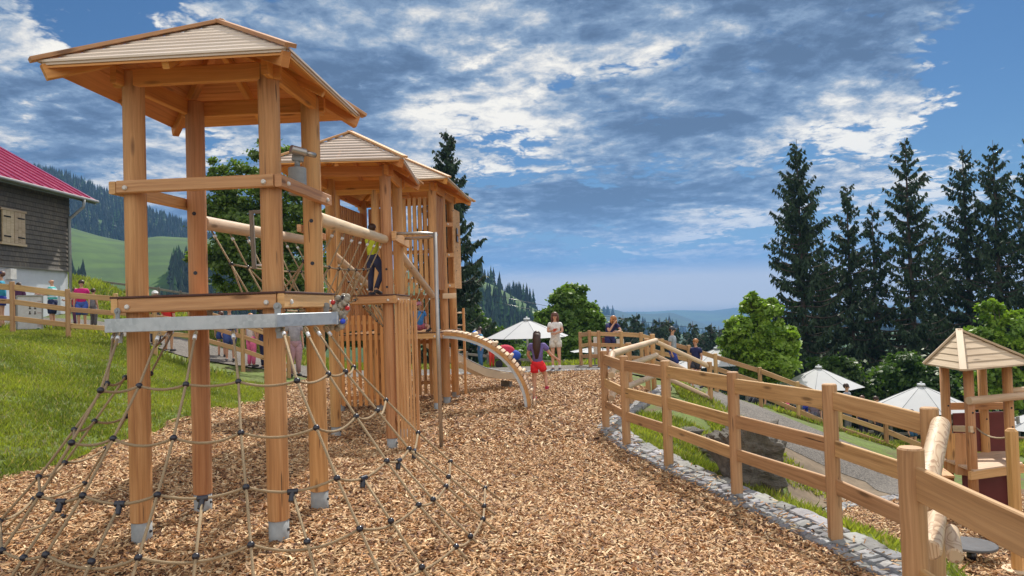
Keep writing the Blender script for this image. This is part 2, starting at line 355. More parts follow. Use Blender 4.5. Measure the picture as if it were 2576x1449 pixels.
# ------------------------------------------------------------------ mesh builder
WLOC = {}
class MB:
    def __init__(s): s.v = []; s.f = []; s.uv = []; s.sm = []
    def face(s, idx, uvs=None, smooth=False):
        s.f.append(tuple(idx)); s.uv.append(uvs or [(0, 0)] * len(idx)); s.sm.append(smooth)
    def prism(s, p0, p1, side, up, prof, prof1=None, smooth=False, caps=True):
        """profile polygon (side, up) swept from p0 to p1"""
        p0 = Vector(p0); p1 = Vector(p1); prof1 = prof1 or prof; n = len(prof); b = len(s.v); L = (p1 - p0).length
        for P, pr in ((p0, prof), (p1, prof1)):
            for a, c in pr: s.v.append(tuple(P + side * a + up * c))
        o = R_(0, 40); q = R_(0, 9); acc = 0
        for i in range(n):
            j = (i + 1) % n
            e = sqrt((prof[j][0] - prof[i][0]) ** 2 + (prof[j][1] - prof[i][1]) ** 2)
            s.face((b + i, b + j, b + n + j, b + n + i), [(o, q + acc), (o, q + acc + e), (o + L, q + acc + e), (o + L, q + acc)], smooth)
            acc += e
        if caps:
            s.face([b + n - 1 - i for i in range(n)], [(o + prof[n - 1 - i][0] * .2, q + prof[n - 1 - i][1]) for i in range(n)])
            s.face([b + n + i for i in range(n)], [(o + prof[i][0] * .2, q + prof[i][1]) for i in range(n)])
    def beam(s, p0, p1, w, h, up=(0, 0, 1), c=None, h1=None, w1=None):
        p0 = Vector(p0); p1 = Vector(p1); d = (p1 - p0).normalized(); up = Vector(up)
        side = d.cross(up).normalized(); up = side.cross(d).normalized()
        c = min(w, h) * .09 if c is None else c
        def pf(w, h): a, b = w / 2, h / 2; return [(-a + c, -b), (a - c, -b), (a, -b + c), (a, b - c), (a - c, b), (-a + c, b), (-a, b - c), (-a, -b + c)]
        s.prism(p0, p1, side, up, pf(w, h), pf(w1 or w, h1 or h))
    def cyl(s, p0, p1, r, r1=None, n=16, smooth=True, caps=True, cham=0):
        p0 = Vector(p0); p1 = Vector(p1); d = (p1 - p0).normalized(); r1 = r if r1 is None else r1
        a = Vector((1, 0, 0)) if abs(d.x) < .8 else Vector((0, 1, 0))
        side = d.cross(a).normalized(); up = side.cross(d)
        # keep outward orientation
        pr = lambda q: [(cos(-2 * pi * i / n) * q, sin(-2 * pi * i / n) * q) for i in range(n)]
        if cham:
            s.prism(p0, p0 + d * cham, side, up, pr(r - cham), pr(r), False, True)
            s.prism(p0 + d * cham, p1 - d * cham, side, up, pr(r), pr(r1), smooth, False)
            s.prism(p1 - d * cham, p1, side, up, pr(r1), pr(r1 - cham), False, True)
        else: s.prism(p0, p1, side, up, pr(r), pr(r1), smooth, caps)
    def tube(s, path, r, n=8, rr=None, closed=False):
        path = [Vector(p) for p in path]; m = len(path); b = len(s.v); acc = 0; us = []
        prev = None
        for i, p in enumerate(path):
            a = path[(i - 1) % m if closed else max(i - 1, 0)]; c = path[(i + 1) % m if closed else min(i + 1, m - 1)]
            d = (c - a).normalized()
            if prev is None:
                x = Vector((0, 0, 1)) if abs(d.z) < .8 else Vector((1, 0, 0)); sd_ = d.cross(x).normalized()
            else: sd_ = (prev - d * prev.dot(d)).normalized()
            prev = sd_; up = sd_.cross(d)
            q = rr[i] if rr else r
            for j in range(n): t = -2 * pi * j / n; s.v.append(tuple(p + sd_ * cos(t) * q + up * sin(t) * q))
            us.append(acc)
            if i < m - 1: acc += (path[i + 1] - p).length
        o = R_(0, 20)
        for i in range(m if closed else m - 1):
            k2 = (i + 1) % m; ua = us[i]; ub = us[k2] if k2 else acc + .05
            for j in range(n):
                j2 = (j + 1) % n
                s.face((b + i * n + j, b + i * n + j2, b + k2 * n + j2, b + k2 * n + j), [(o + ua, j / n), (o + ua, (j + 1) / n), (o + ub, (j + 1) / n), (o + ub, j / n)], True)
        if not closed:
            s.face([b + n - 1 - j for j in range(n)]); s.face([b + (m - 1) * n + j for j in range(n)])
    def ball(s, c, r, nu=12, nv=8, sz=(1, 1, 1), rot=None):
        c = Vector(c); b = len(s.v)
        for i in range(nv + 1):
            t = pi * i / nv
            for j in range(nu):
                p = 2 * pi * j / nu; v = Vector((sin(t) * cos(p) * r * sz[0], sin(t) * sin(p) * r * sz[1], cos(t) * r * sz[2]))
                if rot: v = rot @ v
                s.v.append(tuple(c + v))
        for i in range(nv):
            for j in range(nu):
                j2 = (j + 1) % nu; s.face((b + i * nu + j, b + (i + 1) * nu + j, b + (i + 1) * nu + j2, b + i * nu + j2), None, True)
    def poly(s, pts, uvs=None, smooth=False):
        b = len(s.v); s.v += [tuple(p) for p in pts]; s.face(range(b, b + len(pts)), uvs or [(p[0], p[1]) for p in pts], smooth)
    def slab(s, pts, th, dirn=(0, 0, -1)):
        """closed plate from a polygon, extruded by th along dirn"""
        d = Vector(dirn) * th; n = len(pts); b = len(s.v)
        s.v += [tuple(Vector(p)) for p in pts] + [tuple(Vector(p) + d) for p in pts]
        u0_ = Vector(pts[1]) - Vector(pts[0]); u0_ = u0_.normalized() if u0_.length else Vector((1, 0, 0))
        nn = u0_.cross(Vector(pts[2]) - Vector(pts[1])); nn = nn.normalized() if nn.length else Vector((0, 0, 1)); w0 = nn.cross(u0_)
        o = R_(0, 30); q = R_(0, 9)
        U = [(o + (Vector(p) - Vector(pts[0])).dot(u0_), q + (Vector(p) - Vector(pts[0])).dot(w0)) for p in pts]
        s.face(range(b, b + n), U); s.face([b + n + n - 1 - i for i in range(n)], [U[n - 1 - i] for i in range(n)])
        for i in range(n):
            j = (i + 1) % n; s.face((b + i, b + n + i, b + n + j, b + j), [U[i], (U[i][0], U[i][1] + th), (U[j][0], U[j][1] + th), U[j]])
    def build(s, name, mat, parent=None, local=False):
        off = Vector((0, 0, 0))
        if parent is not None and not local: off = WLOC[parent.name]
        me = bpy.data.meshes.new(name); me.from_pydata([tuple(Vector(v) - off) for v in s.v], [], s.f)
        ul = me.uv_layers.new(name='UVMap'); flat = [c for f in s.uv for p in f for c in p]
        ul.data.foreach_set('uv', flat); me.polygons.foreach_set('use_smooth', s.sm); me.update()
        import bmesh
        bm = bmesh.new(); bm.from_mesh(me); bmesh.ops.recalc_face_normals(bm, faces=bm.faces); bm.to_mesh(me); bm.free()
        me.materials.append(mat)
        o = bpy.data.objects.new(name, me); COL.objects.link(o)
        if parent is not None: o.parent = parent; WLOC[o.name] = WLOC[parent.name]
        else: WLOC[o.name] = Vector((0, 0, 0))
        return o
def tag(o, label=None, cat=None, group=None, kind=None):
    if label: o['label'] = label
    if cat: o['category'] = cat
    if group: o['group'] = group
    if kind: o['kind'] = kind
    return o
def thing(name, label, cat, loc=(0, 0, 0), group=None):
    o = bpy.data.objects.new(name, None); o.empty_display_size = .2; COL.objects.link(o); o.location = loc; WLOC[o.name] = Vector(loc)
    return tag(o, label, cat, group)
def copy_tree(o, parent=None):
    c = o.copy(); COL.objects.link(c)
    if parent: c.parent = parent
    WLOC[c.name] = WLOC[o.name]
    for ch in list(o.children): copy_tree(ch, c)
    return c
def part(mb, name, mat, parent): return mb.build(name, mat, parent)
def P1(name, mat, parent, fn, *a, **k):
    m = MB(); getattr(m, fn)(*a, **k); return m.build(name, mat, parent)
def npmesh(name, V, Fq, cols, mat, smooth=False, parent=None):
    """V (n,3), Fq (m,k) uniform polygons, cols (n,3) point colours"""
    me = bpy.data.meshes.new(name); n = len(V); m, kk = Fq.shape
    me.vertices.add(n); me.vertices.foreach_set('co', np.ascontiguousarray(V, dtype=np.float32).ravel())
    me.loops.add(m * kk); me.loops.foreach_set('vertex_index', np.ascontiguousarray(Fq, dtype=np.int32).ravel())
    me.polygons.add(m); me.polygons.foreach_set('loop_start', np.arange(0, m * kk, kk, dtype=np.int32))
    me.polygons.foreach_set('use_smooth', np.full(m, smooth))
    me.update(calc_edges=True)
    if cols is not None:
        ca = me.color_attributes.new('Col', 'FLOAT_COLOR', 'POINT')
        ca.data.foreach_set('color', np.concatenate([cols, np.ones((n, 1))], 1).astype(np.float32).ravel())
    me.materials.append(mat)
    o = bpy.data.objects.new(name, me); COL.objects.link(o)
    if parent is not None:
        o.parent = parent; WLOC[o.name] = WLOC[parent.name]
    else: WLOC[o.name] = Vector((0, 0, 0))
    return o

# ------------------------------------------------------------------ terrain
def ss(t): t = np.clip(t, 0, 1); return t * t * (3 - 2 * t)
FO_Y = [-5, 2.0, 3.5, 5.1, 6.0, 7.5, 8.9, 10.3, 11.8, 13.0, 14.2, 17.0, 19, 40]
FO_X = [2.2, 2.35, 2.55, 2.85, 2.72, 2.38, 2.02, 1.74, 1.62, 2.05, 2.5, 3.6, 3.8, 3.8]
def fo(y): return np.interp(y, FO_Y, FO_X)
BL_Y = [-5, 5, 7.9, 10.1, 13.5, 17.8, 20, 30]
BL_X = [-5.9, -5.8, -5.45, -5.25, -5.5, -5.9, -6.1, -6.4]
def bl(y): return np.interp(y, BL_Y, BL_X)
# far ridges : (distance, width in ln r, [(px, py)...])
RIDGES = [
 (40, .20, [(-900, 640), (-100, 670), (150, 690), (250, 708), (330, 738), (470, 770), (600, 800), (800, 880), (900, 1000), (1000, 1200), (1200, 2400)]),
 (430, .42, [(-900, 540), (-100, 560), (150, 572), (250, 600), (310, 612), (400, 600), (520, 606), (700, 640), (1000, 680), (1190, 697), (1250, 722), (1330, 768), (1400, 810), (1500, 870), (1600, 930)]),
 (850, .30, [(-900, 380), (-100, 425), (150, 462), (235, 495), (330, 535), (400, 562), (470, 588), (540, 620), (700, 680), (900, 730), (1200, 790), (1400, 850)]),
 (1600, .22, [(1200, 860), (1400, 812), (1530, 792), (1600, 806), (1700, 842), (1800, 862), (2000, 880), (2300, 875), (2576, 860), (3200, 850)]),
 (2800, .20, [(1100, 850), (1400, 800), (1535, 776), (1580, 788), (1640, 790), (1690, 786), (1760, 812), (1850, 835), (1950, 848), (2200, 850), (2576, 840), (3200, 830)]),
 (4300, .14, [(-900, 800), (400, 810), (1200, 790), (1540, 785), (1640, 784), (1700, 780), (1790, 782), (1850, 774), (2000, 772), (2300, 768), (2576, 762), (3200, 750)]),
]
def ridge_fn(R, pts):
    az = []; hh = []
    for px, py in pts:
        p = atr(px, py, R); az.append(math.atan2(p.x, p.y)); hh.append(p.z)
    return np.array(az), np.array(hh)
RF = [(R, w) + ridge_fn(R, pts) for R, w, pts in RIDGES]
def near_h(x, y):
    z = -.28 * ss((x + 1.2) / 3 + (y - 6.6) / 4)
    d = bl(y) - x
    z = z + 1.32 * ss(d / 6.4) * (.6 + .4 * ss((y - 4) / 10)) + .10 * ss(d / .9)
    s = x - fo(y)
    w = np.interp(y, [8, 12, 17, 24], [2.1, 2.6, 6.5, 8])
    T = 1.0 + .12 * np.maximum(0, y - 8)
    t = np.clip((s - .1) / w, 0, 1); k = ss((y - 13) / 4)
    z = z - T * ((1 - k) * ss(t) + k * t)
    z = z - .06 * np.maximum(0, y - 24) * ss((x + 8) / 6)
    return z
def land(x, y):
    x = np.asarray(x, float); y = np.asarray(y, float)
    r = np.sqrt(x * x + y * y) + 1e-6; az = np.arctan2(x, y)
    zn = near_h(x, np.minimum(y, 45))
    # the hillside drops away into the valley
    right = ss((az + .42) / .25)
    valley = -3.0 - (np.interp(r, [27, 60, 150, 500], [0, 11, 38, 75])) * (.35 + .65 * right) - 60 * ss((np.log(r) - np.log(400)) / 1.6)
    t = ss((r - 27) / 30)
    z = zn * (1 - t) + valley * t
    for R, w, A, Hh in RF:
        h = np.interp(az, A, Hh)
        if R == 40: h = h + 0 * az
        g = np.exp(-((np.log(r) - np.log(R)) / w) ** 2)
        z = np.where(h > z, z + (h - z) * g, z) if R > 100 else z + np.maximum(h - z, 0) * np.exp(-((r - R) / 9.0) ** 2)
    return z
def hz(x, y): return float(land(np.array([x]), np.array([y]))[0])
def gnd(px, py, ymax=60):
    """the point of the ground seen at a picture position"""
    d = ray(px, py); t = 2.0
    for _ in range(4000):
        p = (t * d.x, t * d.y); z = CAM_H + t * d.z
        if z <= hz(*p): break
        t += .02 + t * .002
    return Vector((p[0], p[1], hz(*p)))
def grid(name, X, Y, mat, dz=0.0, keep=None, z=None):
    nx, ny = X.shape; Z = (land(X, Y) if z is None else z) + dz
    V = np.stack([X.ravel(), Y.ravel(), Z.ravel()], 1)
    i, j = np.meshgrid(np.arange(nx - 1), np.arange(ny - 1), indexing='ij')
    a = (i * ny + j).ravel(); Fq = np.stack([a, a + ny, a + ny + 1, a + 1], 1)
    if keep is not None:
        cx = V[Fq].mean(1); Fq = Fq[keep(cx[:, 0], cx[:, 1])]
    used = np.unique(Fq); rm = np.full(len(V), -1); rm[used] = np.arange(len(used))
    return npmesh(name, V[used], rm[Fq], None, mat, True)
# far land in rings about the place, reaching the horizon
rr = np.concatenate([np.linspace(27, 80, 60), np.geomspace(82, 5300, 230)]); aa = np.linspace(radians(-62), radians(62), 420)
RRg, AAg = np.meshgrid(rr, aa, indexing='ij')
tag(grid('hills', RRg * np.sin(AAg), RRg * np.cos(AAg), HILLM, -.03), kind='structure')
def inside_mulch(x, y): return (x > bl(y)) & (x < fo(y) - .42) & (y < 22.3) & (x < 2.9)
# lawn everywhere near
gx = np.arange(-30, 30, .2); gy = np.arange(-1.5, 30, .2); X, Y = np.meshgrid(gx, gy, indexing='ij')
rng = np.random.default_rng(5)
tag(grid('ground', X, Y, LAWN, -.02, z=land(X, Y) + rng.normal(0, .012, X.shape)), kind='structure')
# mulch sheet follows the two edges
vv = np.linspace(0, 1, 60); yy = np.arange(-1.0, 22.6, .15); Vv, Yy = np.meshgrid(vv, yy, indexing='ij')
XL = bl(Yy) + .10 * np.sin(Yy * 2.3) + .06 * np.sin(Yy * 5.1); XR = np.minimum(fo(Yy) - .32, 3.0)
Xm = XL + (XR - XL) * Vv
tag(grid('mulch_ground', Xm, Yy, MULCH, 0.012), kind='structure')
# lower mulch bed of the small play house (right)
def lowbed(name, pts, mat, dz, n=40):
    """sheet between two polylines of (x,y)"""
    a, b = pts; t = np.linspace(0, 1, n)
    ax = np.interp(t, np.linspace(0, 1, len(a)), [p[0] for p in a]); ay = np.interp(t, np.linspace(0, 1, len(a)), [p[1] for p in a])
    bx = np.interp(t, np.linspace(0, 1, len(b)), [p[0] for p in b]); by = np.interp(t, np.linspace(0, 1, len(b)), [p[1] for p in b])
    s = np.linspace(0, 1, 24)[:, None]
    Xs = ax[None] * (1 - s) + bx[None] * s; Ys = ay[None] * (1 - s) + by[None] * s
    return tag(grid(name, Xs, Ys, mat, dz), kind='structure')
LB_A = [(3.9, 3.0), (4.1, 5.5), (4.05, 7.5), (4.1, 9.3), (4.5, 11.0), (5.3, 12.2), (6.6, 13.0), (8.2, 13.6), (11, 14)]
LB_B = [(14, 3.0), (14, 4), (14, 5.5), (14, 7), (14, 8.5), (14, 10), (14, 11.5), (14, 12.6), (14, 13.8)]
lowbed('lower_mulch_ground', (LB_A, LB_B), MULCH, .02)
# gravel path: down from the centre right, along the lower fence
_g = lambda L: [tuple(gnd(px, py))[:2] for px, py in L]
PA = [(-1.5, 22.4), (1.0, 22.5), (3.0, 21.6)] + _g([(1690, 962), (1760, 1008), (1850, 1062), (1950, 1115), (2060, 1168), (2180, 1215), (2300, 1262)])
PB = [(-1.5, 25.2), (1.5, 25.2), (4.2, 23.6)] + _g([(1752, 965), (1830, 996), (1925, 1030), (2020, 1070), (2120, 1110), (2240, 1156), (2400, 1200)])
lowbed('gravel_path', (PA, PB), GRAVEL, .02, 80)
PC = [(-26, 20.2), (-14, 20.4), (-11.4, 20.6), (-9.4, 21.2), (-8.2, 22.2), (-7.2, 23.0), (-5, 22.5), (-1.5, 22.4)]
PD = [(-26, 23.4), (-14, 23.6), (-11.8, 23.8), (-9.6, 24.3), (-8.0, 25.0), (-6.5, 25.4), (-4.5, 25.2), (-1.5, 25.2)]
lowbed('upper_gravel_path', (PC, PD), GRAVEL, .02, 60)

_n = 30; _t = np.linspace(0, 1, _n)
DA = [tuple(p) for p in PA[6:]]; DB = [(4.3, 11.3), (4.7, 12.0), (5.4, 12.8), (6.6, 13.5), (8.2, 14.0)]
lowbed('dirt_ground', (DB, DA), plain('dry_dirt', (.20, .15, .10), .95, 0, .35, 3, bump=.8), .012)
# wood chips: real chips strewn over both beds
def chips(name, xy, size, seed, lift=.012):
    g = np.random.default_rng(seed); n = len(xy)
    Ln = size * g.uniform(.5, 1.5, n); W = size * g.uniform(.16, .42, n); T = size * g.uniform(.06, .12, n)
    yaw = g.uniform(0, 2 * np.pi, n); pit = g.normal(0, .28, n); rol = g.normal(0, .5, n)
    ca, sa = np.cos(yaw), np.sin(yaw); cp, sp = np.cos(pit), np.sin(pit); cr, sr = np.cos(rol), np.sin(rol)
    ex = np.stack([ca * cp, sa * cp, sp], 1); ey0 = np.stack([-sa, ca, 0 * ca], 1); ez0 = np.cross(ex, ey0)
    ey = ey0 * cr[:, None] + ez0 * sr[:, None]; ez = np.cross(ex, ey)
    z = land(xy[:, 0], xy[:, 1]) + lift + g.uniform(0, .022, n) + np.abs(sp) * Ln * .4
    C = np.stack([xy[:, 0], xy[:, 1], z], 1)
    V = np.zeros((n, 8, 3)); tap = g.uniform(.45, 1, n)
    k = 0
    for sz in (-1, 1):
        for sx, sy in ((-1, -1), (1, -1), (1, 1), (-1, 1)):
            wv = W * (tap if sx > 0 else 1) * .5; sk = g.normal(0, .12, n) * W
            V[:, k] = C + ex * (sx * Ln * .5)[:, None] + ey * (sy * wv + sk)[:, None] + ez * (sz * T * .5)[:, None]; k += 1
    Fb = np.array([[4, 5, 6, 7], [3, 2, 1, 0], [0, 1, 5, 4], [1, 2, 6, 5], [2, 3, 7, 6], [3, 0, 4, 7]])
    Fq = (np.arange(n)[:, None, None] * 8 + Fb[None]).reshape(-1, 4)
    pal = np.array([[.58, .36, .175], [.71, .50, .275], [.38, .20, .085], [.23, .105, .045], [.82, .65, .40], [.52, .275, .11], [.42, .275, .15], [.11, .05, .025]])
    pi_ = g.choice(len(pal), n, p=[.20, .20, .14, .12, .11, .10, .07, .06])
    cc = pal[pi_] * np.array([.99, .935, .90]) * g.uniform(.68, 1.2, (n, 1)); cols = np.repeat(np.clip(cc, 0, 1), 8, 0)
    return tag(npmesh(name, V.reshape(-1, 3), Fq, cols, CHIPM), kind='stuff')
def scatter(n, x0, x1, y0, y1, fn, seed):
    g = np.random.default_rng(seed); p = g.uniform((x0, y0), (x1, y1), (n, 2)); return p[fn(p[:, 0], p[:, 1])]
def mul(x, y): return (x > bl(y) - .12 + .1 * np.sin(y * 3)) & (x < np.minimum(fo(y) - .30 + .10 * np.sin(y * 7) * np.sin(y * 2.3), 3.0)) & (np.abs(x) < y * .76 + .8)
c1 = scatter(104000, -5.9, 2.9, 2.3, 6.2, mul, 1); c2 = scatter(70000, -5.9, 2.9, 6.2, 10.5, mul, 2); c3 = scatter(60000, -6.2, 3, 10.5, 22.2, mul, 3)
o = chips('wood_chips', c1, .042, 11); tag(o, 'tan and brown wood chips strewn over the foreground of the play area', 'wood chips')
o = chips('wood_chips', c2, .048, 12); tag(o, 'wood chips lying around the middle climbing tower', 'wood chips')
o = chips('wood_chips', c3, .068, 13); tag(o, 'distant wood chips towards the far gravel path', 'wood chips')
lowf = lambda x, y: (x > np.interp(y, [3, 5.5, 7.5, 9.3, 11, 12.2], [3.9, 4.1, 4.05, 4.1, 4.5, 5.3])) & (x < 9.5) & (y < 13) & (x < y * .8)
c4 = scatter(50000, 3.8, 9.5, 4, 13, lowf, 4)
o = chips('wood_chips', c4, .06, 14, .02); tag(o, 'wood chips of the lower bed around the small play house', 'wood chips')
onk = lambda x, y: (x > fo(y) - .42) & (x < fo(y) + .02)
c5 = scatter(1900, 1.2, 3.0, 3, 12.5, onk, 6)
o = chips('wood_chips', c5, .045, 15, .05); tag(o, 'stray wood chips scattered on the cobbled kerb', 'wood chips')

# grass blades in tufts
def grass(name, xy, hgt, seed, label, wid=.16, cols=None):
    g = np.random.default_rng(seed); n = len(xy)
    h = hgt * g.uniform(.5, 1.5, n); yaw = g.uniform(0, 2 * np.pi, n); lean = g.normal(0, .45, (n, 2)) * h[:, None]
    z = land(xy[:, 0], xy[:, 1]) - .03; w = h * wid
    b0 = np.stack([xy[:, 0] - np.cos(yaw) * w, xy[:, 1] - np.sin(yaw) * w, z], 1); b1 = np.stack([xy[:, 0] + np.cos(yaw) * w, xy[:, 1] + np.sin(yaw) * w, z], 1)
    t = np.stack([xy[:, 0] + lean[:, 0], xy[:, 1] + lean[:, 1], z + h], 1)
    V = np.stack([b0, b1, t], 1).reshape(-1, 3); Fq = np.arange(3 * n).reshape(-1, 3)
    ph = np.sin(xy[:, 0] * 2.1 + np.sin(xy[:, 1] * 1.7)) * np.sin(xy[:, 1] * 1.3 + xy[:, 0]) * .5 + .5
    ca = np.array([.10, .145, .018]); cb = np.array([.37, .40, .06]); dry = np.array([.42, .34, .16])
    c = ca + (cb - ca) * (ph * .6 + g.uniform(0, .4, n))[:, None]
    dm = g.uniform(0, 1, n) < .07; c[dm] = dry; c *= g.uniform(.7, 1.25, (n, 1))
    return tag(npmesh(name, V, Fq, np.repeat(c, 3, 0), BLADE), label, 'grass', kind='stuff')
bank = lambda x, y: (x < bl(y) - .05 + .12 * np.sin(y * 3.1)) & (x > -y * .72 - .6)
def clumpy(p, seed, thr=.42):
    g = np.random.default_rng(seed)
    v = np.sin(p[:, 0] * 3.3 + 2 * np.sin(p[:, 1] * 1.9)) * np.sin(p[:, 1] * 2.7 + 1.5 * np.sin(p[:, 0] * 2.3)) * .5 + .5
    
    w = np.sin(p[:, 0] * 1.1 + 4 + np.sin(p[:, 1] * .8 + seed) * 2) * np.sin(p[:, 1] * .9 + np.sin(p[:, 0] * .7) * 2 + seed) + .35 * np.sin(p[:, 0] * 6 + p[:, 1] * 4.4) * np.sin(p[:, 1] * 5.3 - p[:, 0] * 3)
    return p[g.uniform(0, 1, len(p)) < np.where(w > .48, .38, .25 + v * .9)]
g1 = clumpy(scatter(420000, -16, -5.1, 6.8, 20.0, bank, 21), 1)
grass('grass', g1, .065, 31, 'short lit green grass covering the bank left of the play tower')
g2 = scatter(90000, 1.5, 5.2, 3, 13.5, lambda x, y: (x > fo(y) + .0) & (x < np.where(y < 12, fo(y) + .75 + .35 * np.sin(y * 2.1), fo(y) + 1.3)), 22)
grass('grass', clumpy(g2, 2), .075, 32, 'grass strip between the cobbled kerb and the lower bed')
g3 = scatter(140000, -22, 26, 19.6, 34, lambda x, y: ~((x > -1.6) & (x < 3) & (y < 25.2)) & ((y > 25.6) | (x > 8.0) | ((x < -7.5) & (y < 20.4))), 23)
grass('grass', g3, .16, 33, 'meadow grass beyond the gravel path', wid=.2)
g4 = scatter(60000, 3.6, 12, 13.2, 21, lambda x, y: (x < np.interp(y, [13.5, 14.9, 17, 19.5], [5.7, 4.9, 4.5, 4.2])) & (x > fo(y) + .1) | (x > np.interp(y, [17.6, 18.6, 19.6, 20.6], [12, 9.9, 8.5, 7.3])) & (y > 17.6), 24)
grass('grass', g4, .10, 34, 'grass on both sides of the descending gravel path', wid=.2)

# ------------------------------------------------------------------ towers
def basis(u):
    u = Vector((u[0], u[1], 0)).normalized(); return u, Vector((-u.y, u.x, 0))
def bolt(parent, p, n, r=.019):
    n = Vector(n).normalized(); m = MB(); m.cyl(Vector(p), Vector(p) + n * .010, r, n=12); m.cyl(Vector(p) + n * .010, Vector(p) + n * .017, r * .97, r * .6, n=12)
    return m.build('bolt_cap', CAPW, parent)
def post(parent, x, y, z0, z1, r=.08, boot=.17, facet=None):
    m = MB(); m.cyl((x, y, z0 + boot), (x, y, z1), r, n=24, cham=.006)
    p = m.build('post', WOOD, parent)
    b = MB(); b.cyl((x, y, z0 - .15), (x, y, z0 + boot + .004), r * .93, n=20); b.beam((x + r * .45, y - r * .96, z0 + .02), (x + r * .45, y - r * .96, z0 + boot), .008, .02)
    b.build('metal_boot', BOOT, p)
    P1('boot_bolt', DARKH, p, 'ball', (x + r * .98, y - .02, z0 + .1), .012, 8, 6)
    return p
def roof(parent, c, u, v, hx, hy, ze, zp, n=10, th=.016, over=.03):
    c = Vector((c[0], c[1], 0))
    cor = [(-1, -1), (1, -1), (1, 1), (-1, 1)]
    def pt(k, s, dz=0): return c + u * (cor[k][0] * hx * s) + v * (cor[k][1] * hy * s) + Vector((0, 0, zp - (zp - ze) * s + dz))
    for k in range(4):
        k2 = (k + 1) % 4; m = MB()
        for i in range(n):
            s0 = max(.02, (i + .50) / n); s1 = (i + 1) / n
            A, B, C, D = pt(k, s1, .026), pt(k2, s1, .026), pt(k2, s0, .022), pt(k, s0, .022)
            m.slab([A, B, C, D], th)
        m.build('roof_boards', WOODU, parent)
        m = MB(); nb = 5
        for i in range(nb):
            s0, s1 = .03 + .95 * i / nb + .004, .03 + .95 * (i + 1) / nb
            m.slab([pt(k, s1, -.026), pt(k2, s1, -.026), pt(k2, s0, -.026), pt(k, s0, -.026)], .014)
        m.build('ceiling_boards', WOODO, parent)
        m = MB(); m.slab([pt(k, .955, -.018), pt(k2, .955, -.018), pt(k2, .02, -.018), pt(k, .02, -.018)], .005); m.build('gap_shade_sheet', GAPSHADE, parent)  # dark sheet added below the slats so their gaps look shaded
        P1('fascia_board', WOODU, parent, 'beam', pt(k, .975, -.005), pt(k2, .975, -.005), .022, .035)
    for k in range(4):
        a = pt(k, .0, .042); b = pt(k, 1.035, .038)
        P1('hip_board', WOODB, parent, 'beam', a, b, .085, .03)
        a = pt(k, .05, -.09); b = pt(k, .97, -.075)
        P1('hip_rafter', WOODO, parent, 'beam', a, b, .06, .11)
    for k in range(4):     # jack rafters under each face
        k2 = (k + 1) % 4; m1 = (pt(k, .95, -.06) + pt(k2, .95, -.06)) / 2
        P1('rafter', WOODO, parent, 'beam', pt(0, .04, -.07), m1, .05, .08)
def ringbeams(parent, name, cs, off, z0, z1, th, ext=.06, mat=None, caps=True, cover=False, skip=()):
    """boards bolted outside four posts cs (A front left, B front right, D back right, C back left)"""
    out = []; cen = sum((Vector(p) for p in cs), Vector((0, 0))) / 4
    for i in range(4):
        if i in skip: continue
        a = Vector((*cs[i], 0)); b = Vector((*cs[(i + 1) % 4], 0)); d = (b - a).normalized(); nrm = Vector((d.y, -d.x, 0))
        e = ext if i % 2 == 0 else ext + .05
        p0 = a - d * e + nrm * off; p1 = b + d * e + nrm * off; zc = (z0 + z1) / 2
        m = MB(); m.beam(p0 + Vector((0, 0, zc)), p1 + Vector((0, 0, zc)), th, z1 - z0, c=.007)
        o = m.build(name, mat or WOODB, parent)
        if cover:
            q = MB(); q.beam(p0 + Vector((0, 0, z1 + .009)), p1 + Vector((0, 0, z1 + .009)), th + .02, .016, c=.003); q.build('rubber_strip', RUBBER, o)
        if caps:
            for w in (a, b): bolt(o, w + nrm * (off + th / 2) + Vector((0, 0, zc - .01)), nrm)
        out.append(o)
    return out
def deck(parent, cs, z):
    m = MB(); A, B, D, C = [Vector((*p, z)) for p in cs]; n = 7
    for i in range(n):
        t0, t1 = i / n + .006, (i + 1) / n - .006
        m.slab([A.lerp(C, t0), B.lerp(D, t0), B.lerp(D, t1), A.lerp(C, t1)], .03)
    return m.build('deck_board', WOODB, parent)

# ---- tower 1
tA, tB, tD, tC = (-2.885, 5.69), (-1.815, 5.62), (-1.735, 6.49), (-2.765, 6.52)
T1 = thing('play_tower', 'tallest looking nearest larch play tower with slatted hip roof above the rope net', 'play tower', (-2.3, 6.08, 0), 'roofed play towers')
cs1 = [tA, tB, tD, tC]
for p in cs1: post(T1, p[0], p[1], hz(*p), 3.62)
u, v = basis((tB[0] - tA[0], tB[1] - tA[1]))
roof(T1, (-2.36, 6.10), u, v, .915, .93, 3.56, 4.13, 9)
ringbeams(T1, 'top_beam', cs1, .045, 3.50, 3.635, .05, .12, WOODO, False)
ringbeams(T1, 'railing', cs1, .108, 2.67, 2.765, .055, .07, skip=(2,))
ringbeams(T1, 'platform_beam', cs1, .108, 1.765, 1.872, .055, .07, cover=True)
deck(T1, cs1, 1.885)
for i, (p, zs) in enumerate([(tC, (2.62, 2.10)), (tD, (2.52, 2.15))]):
    for zz in zs: P1('drill_hole', DARKH, T1, 'cyl', (p[0] + .01, p[1] - .078, zz), (p[0] + .01, p[1] - .084, zz), .017, n=12)
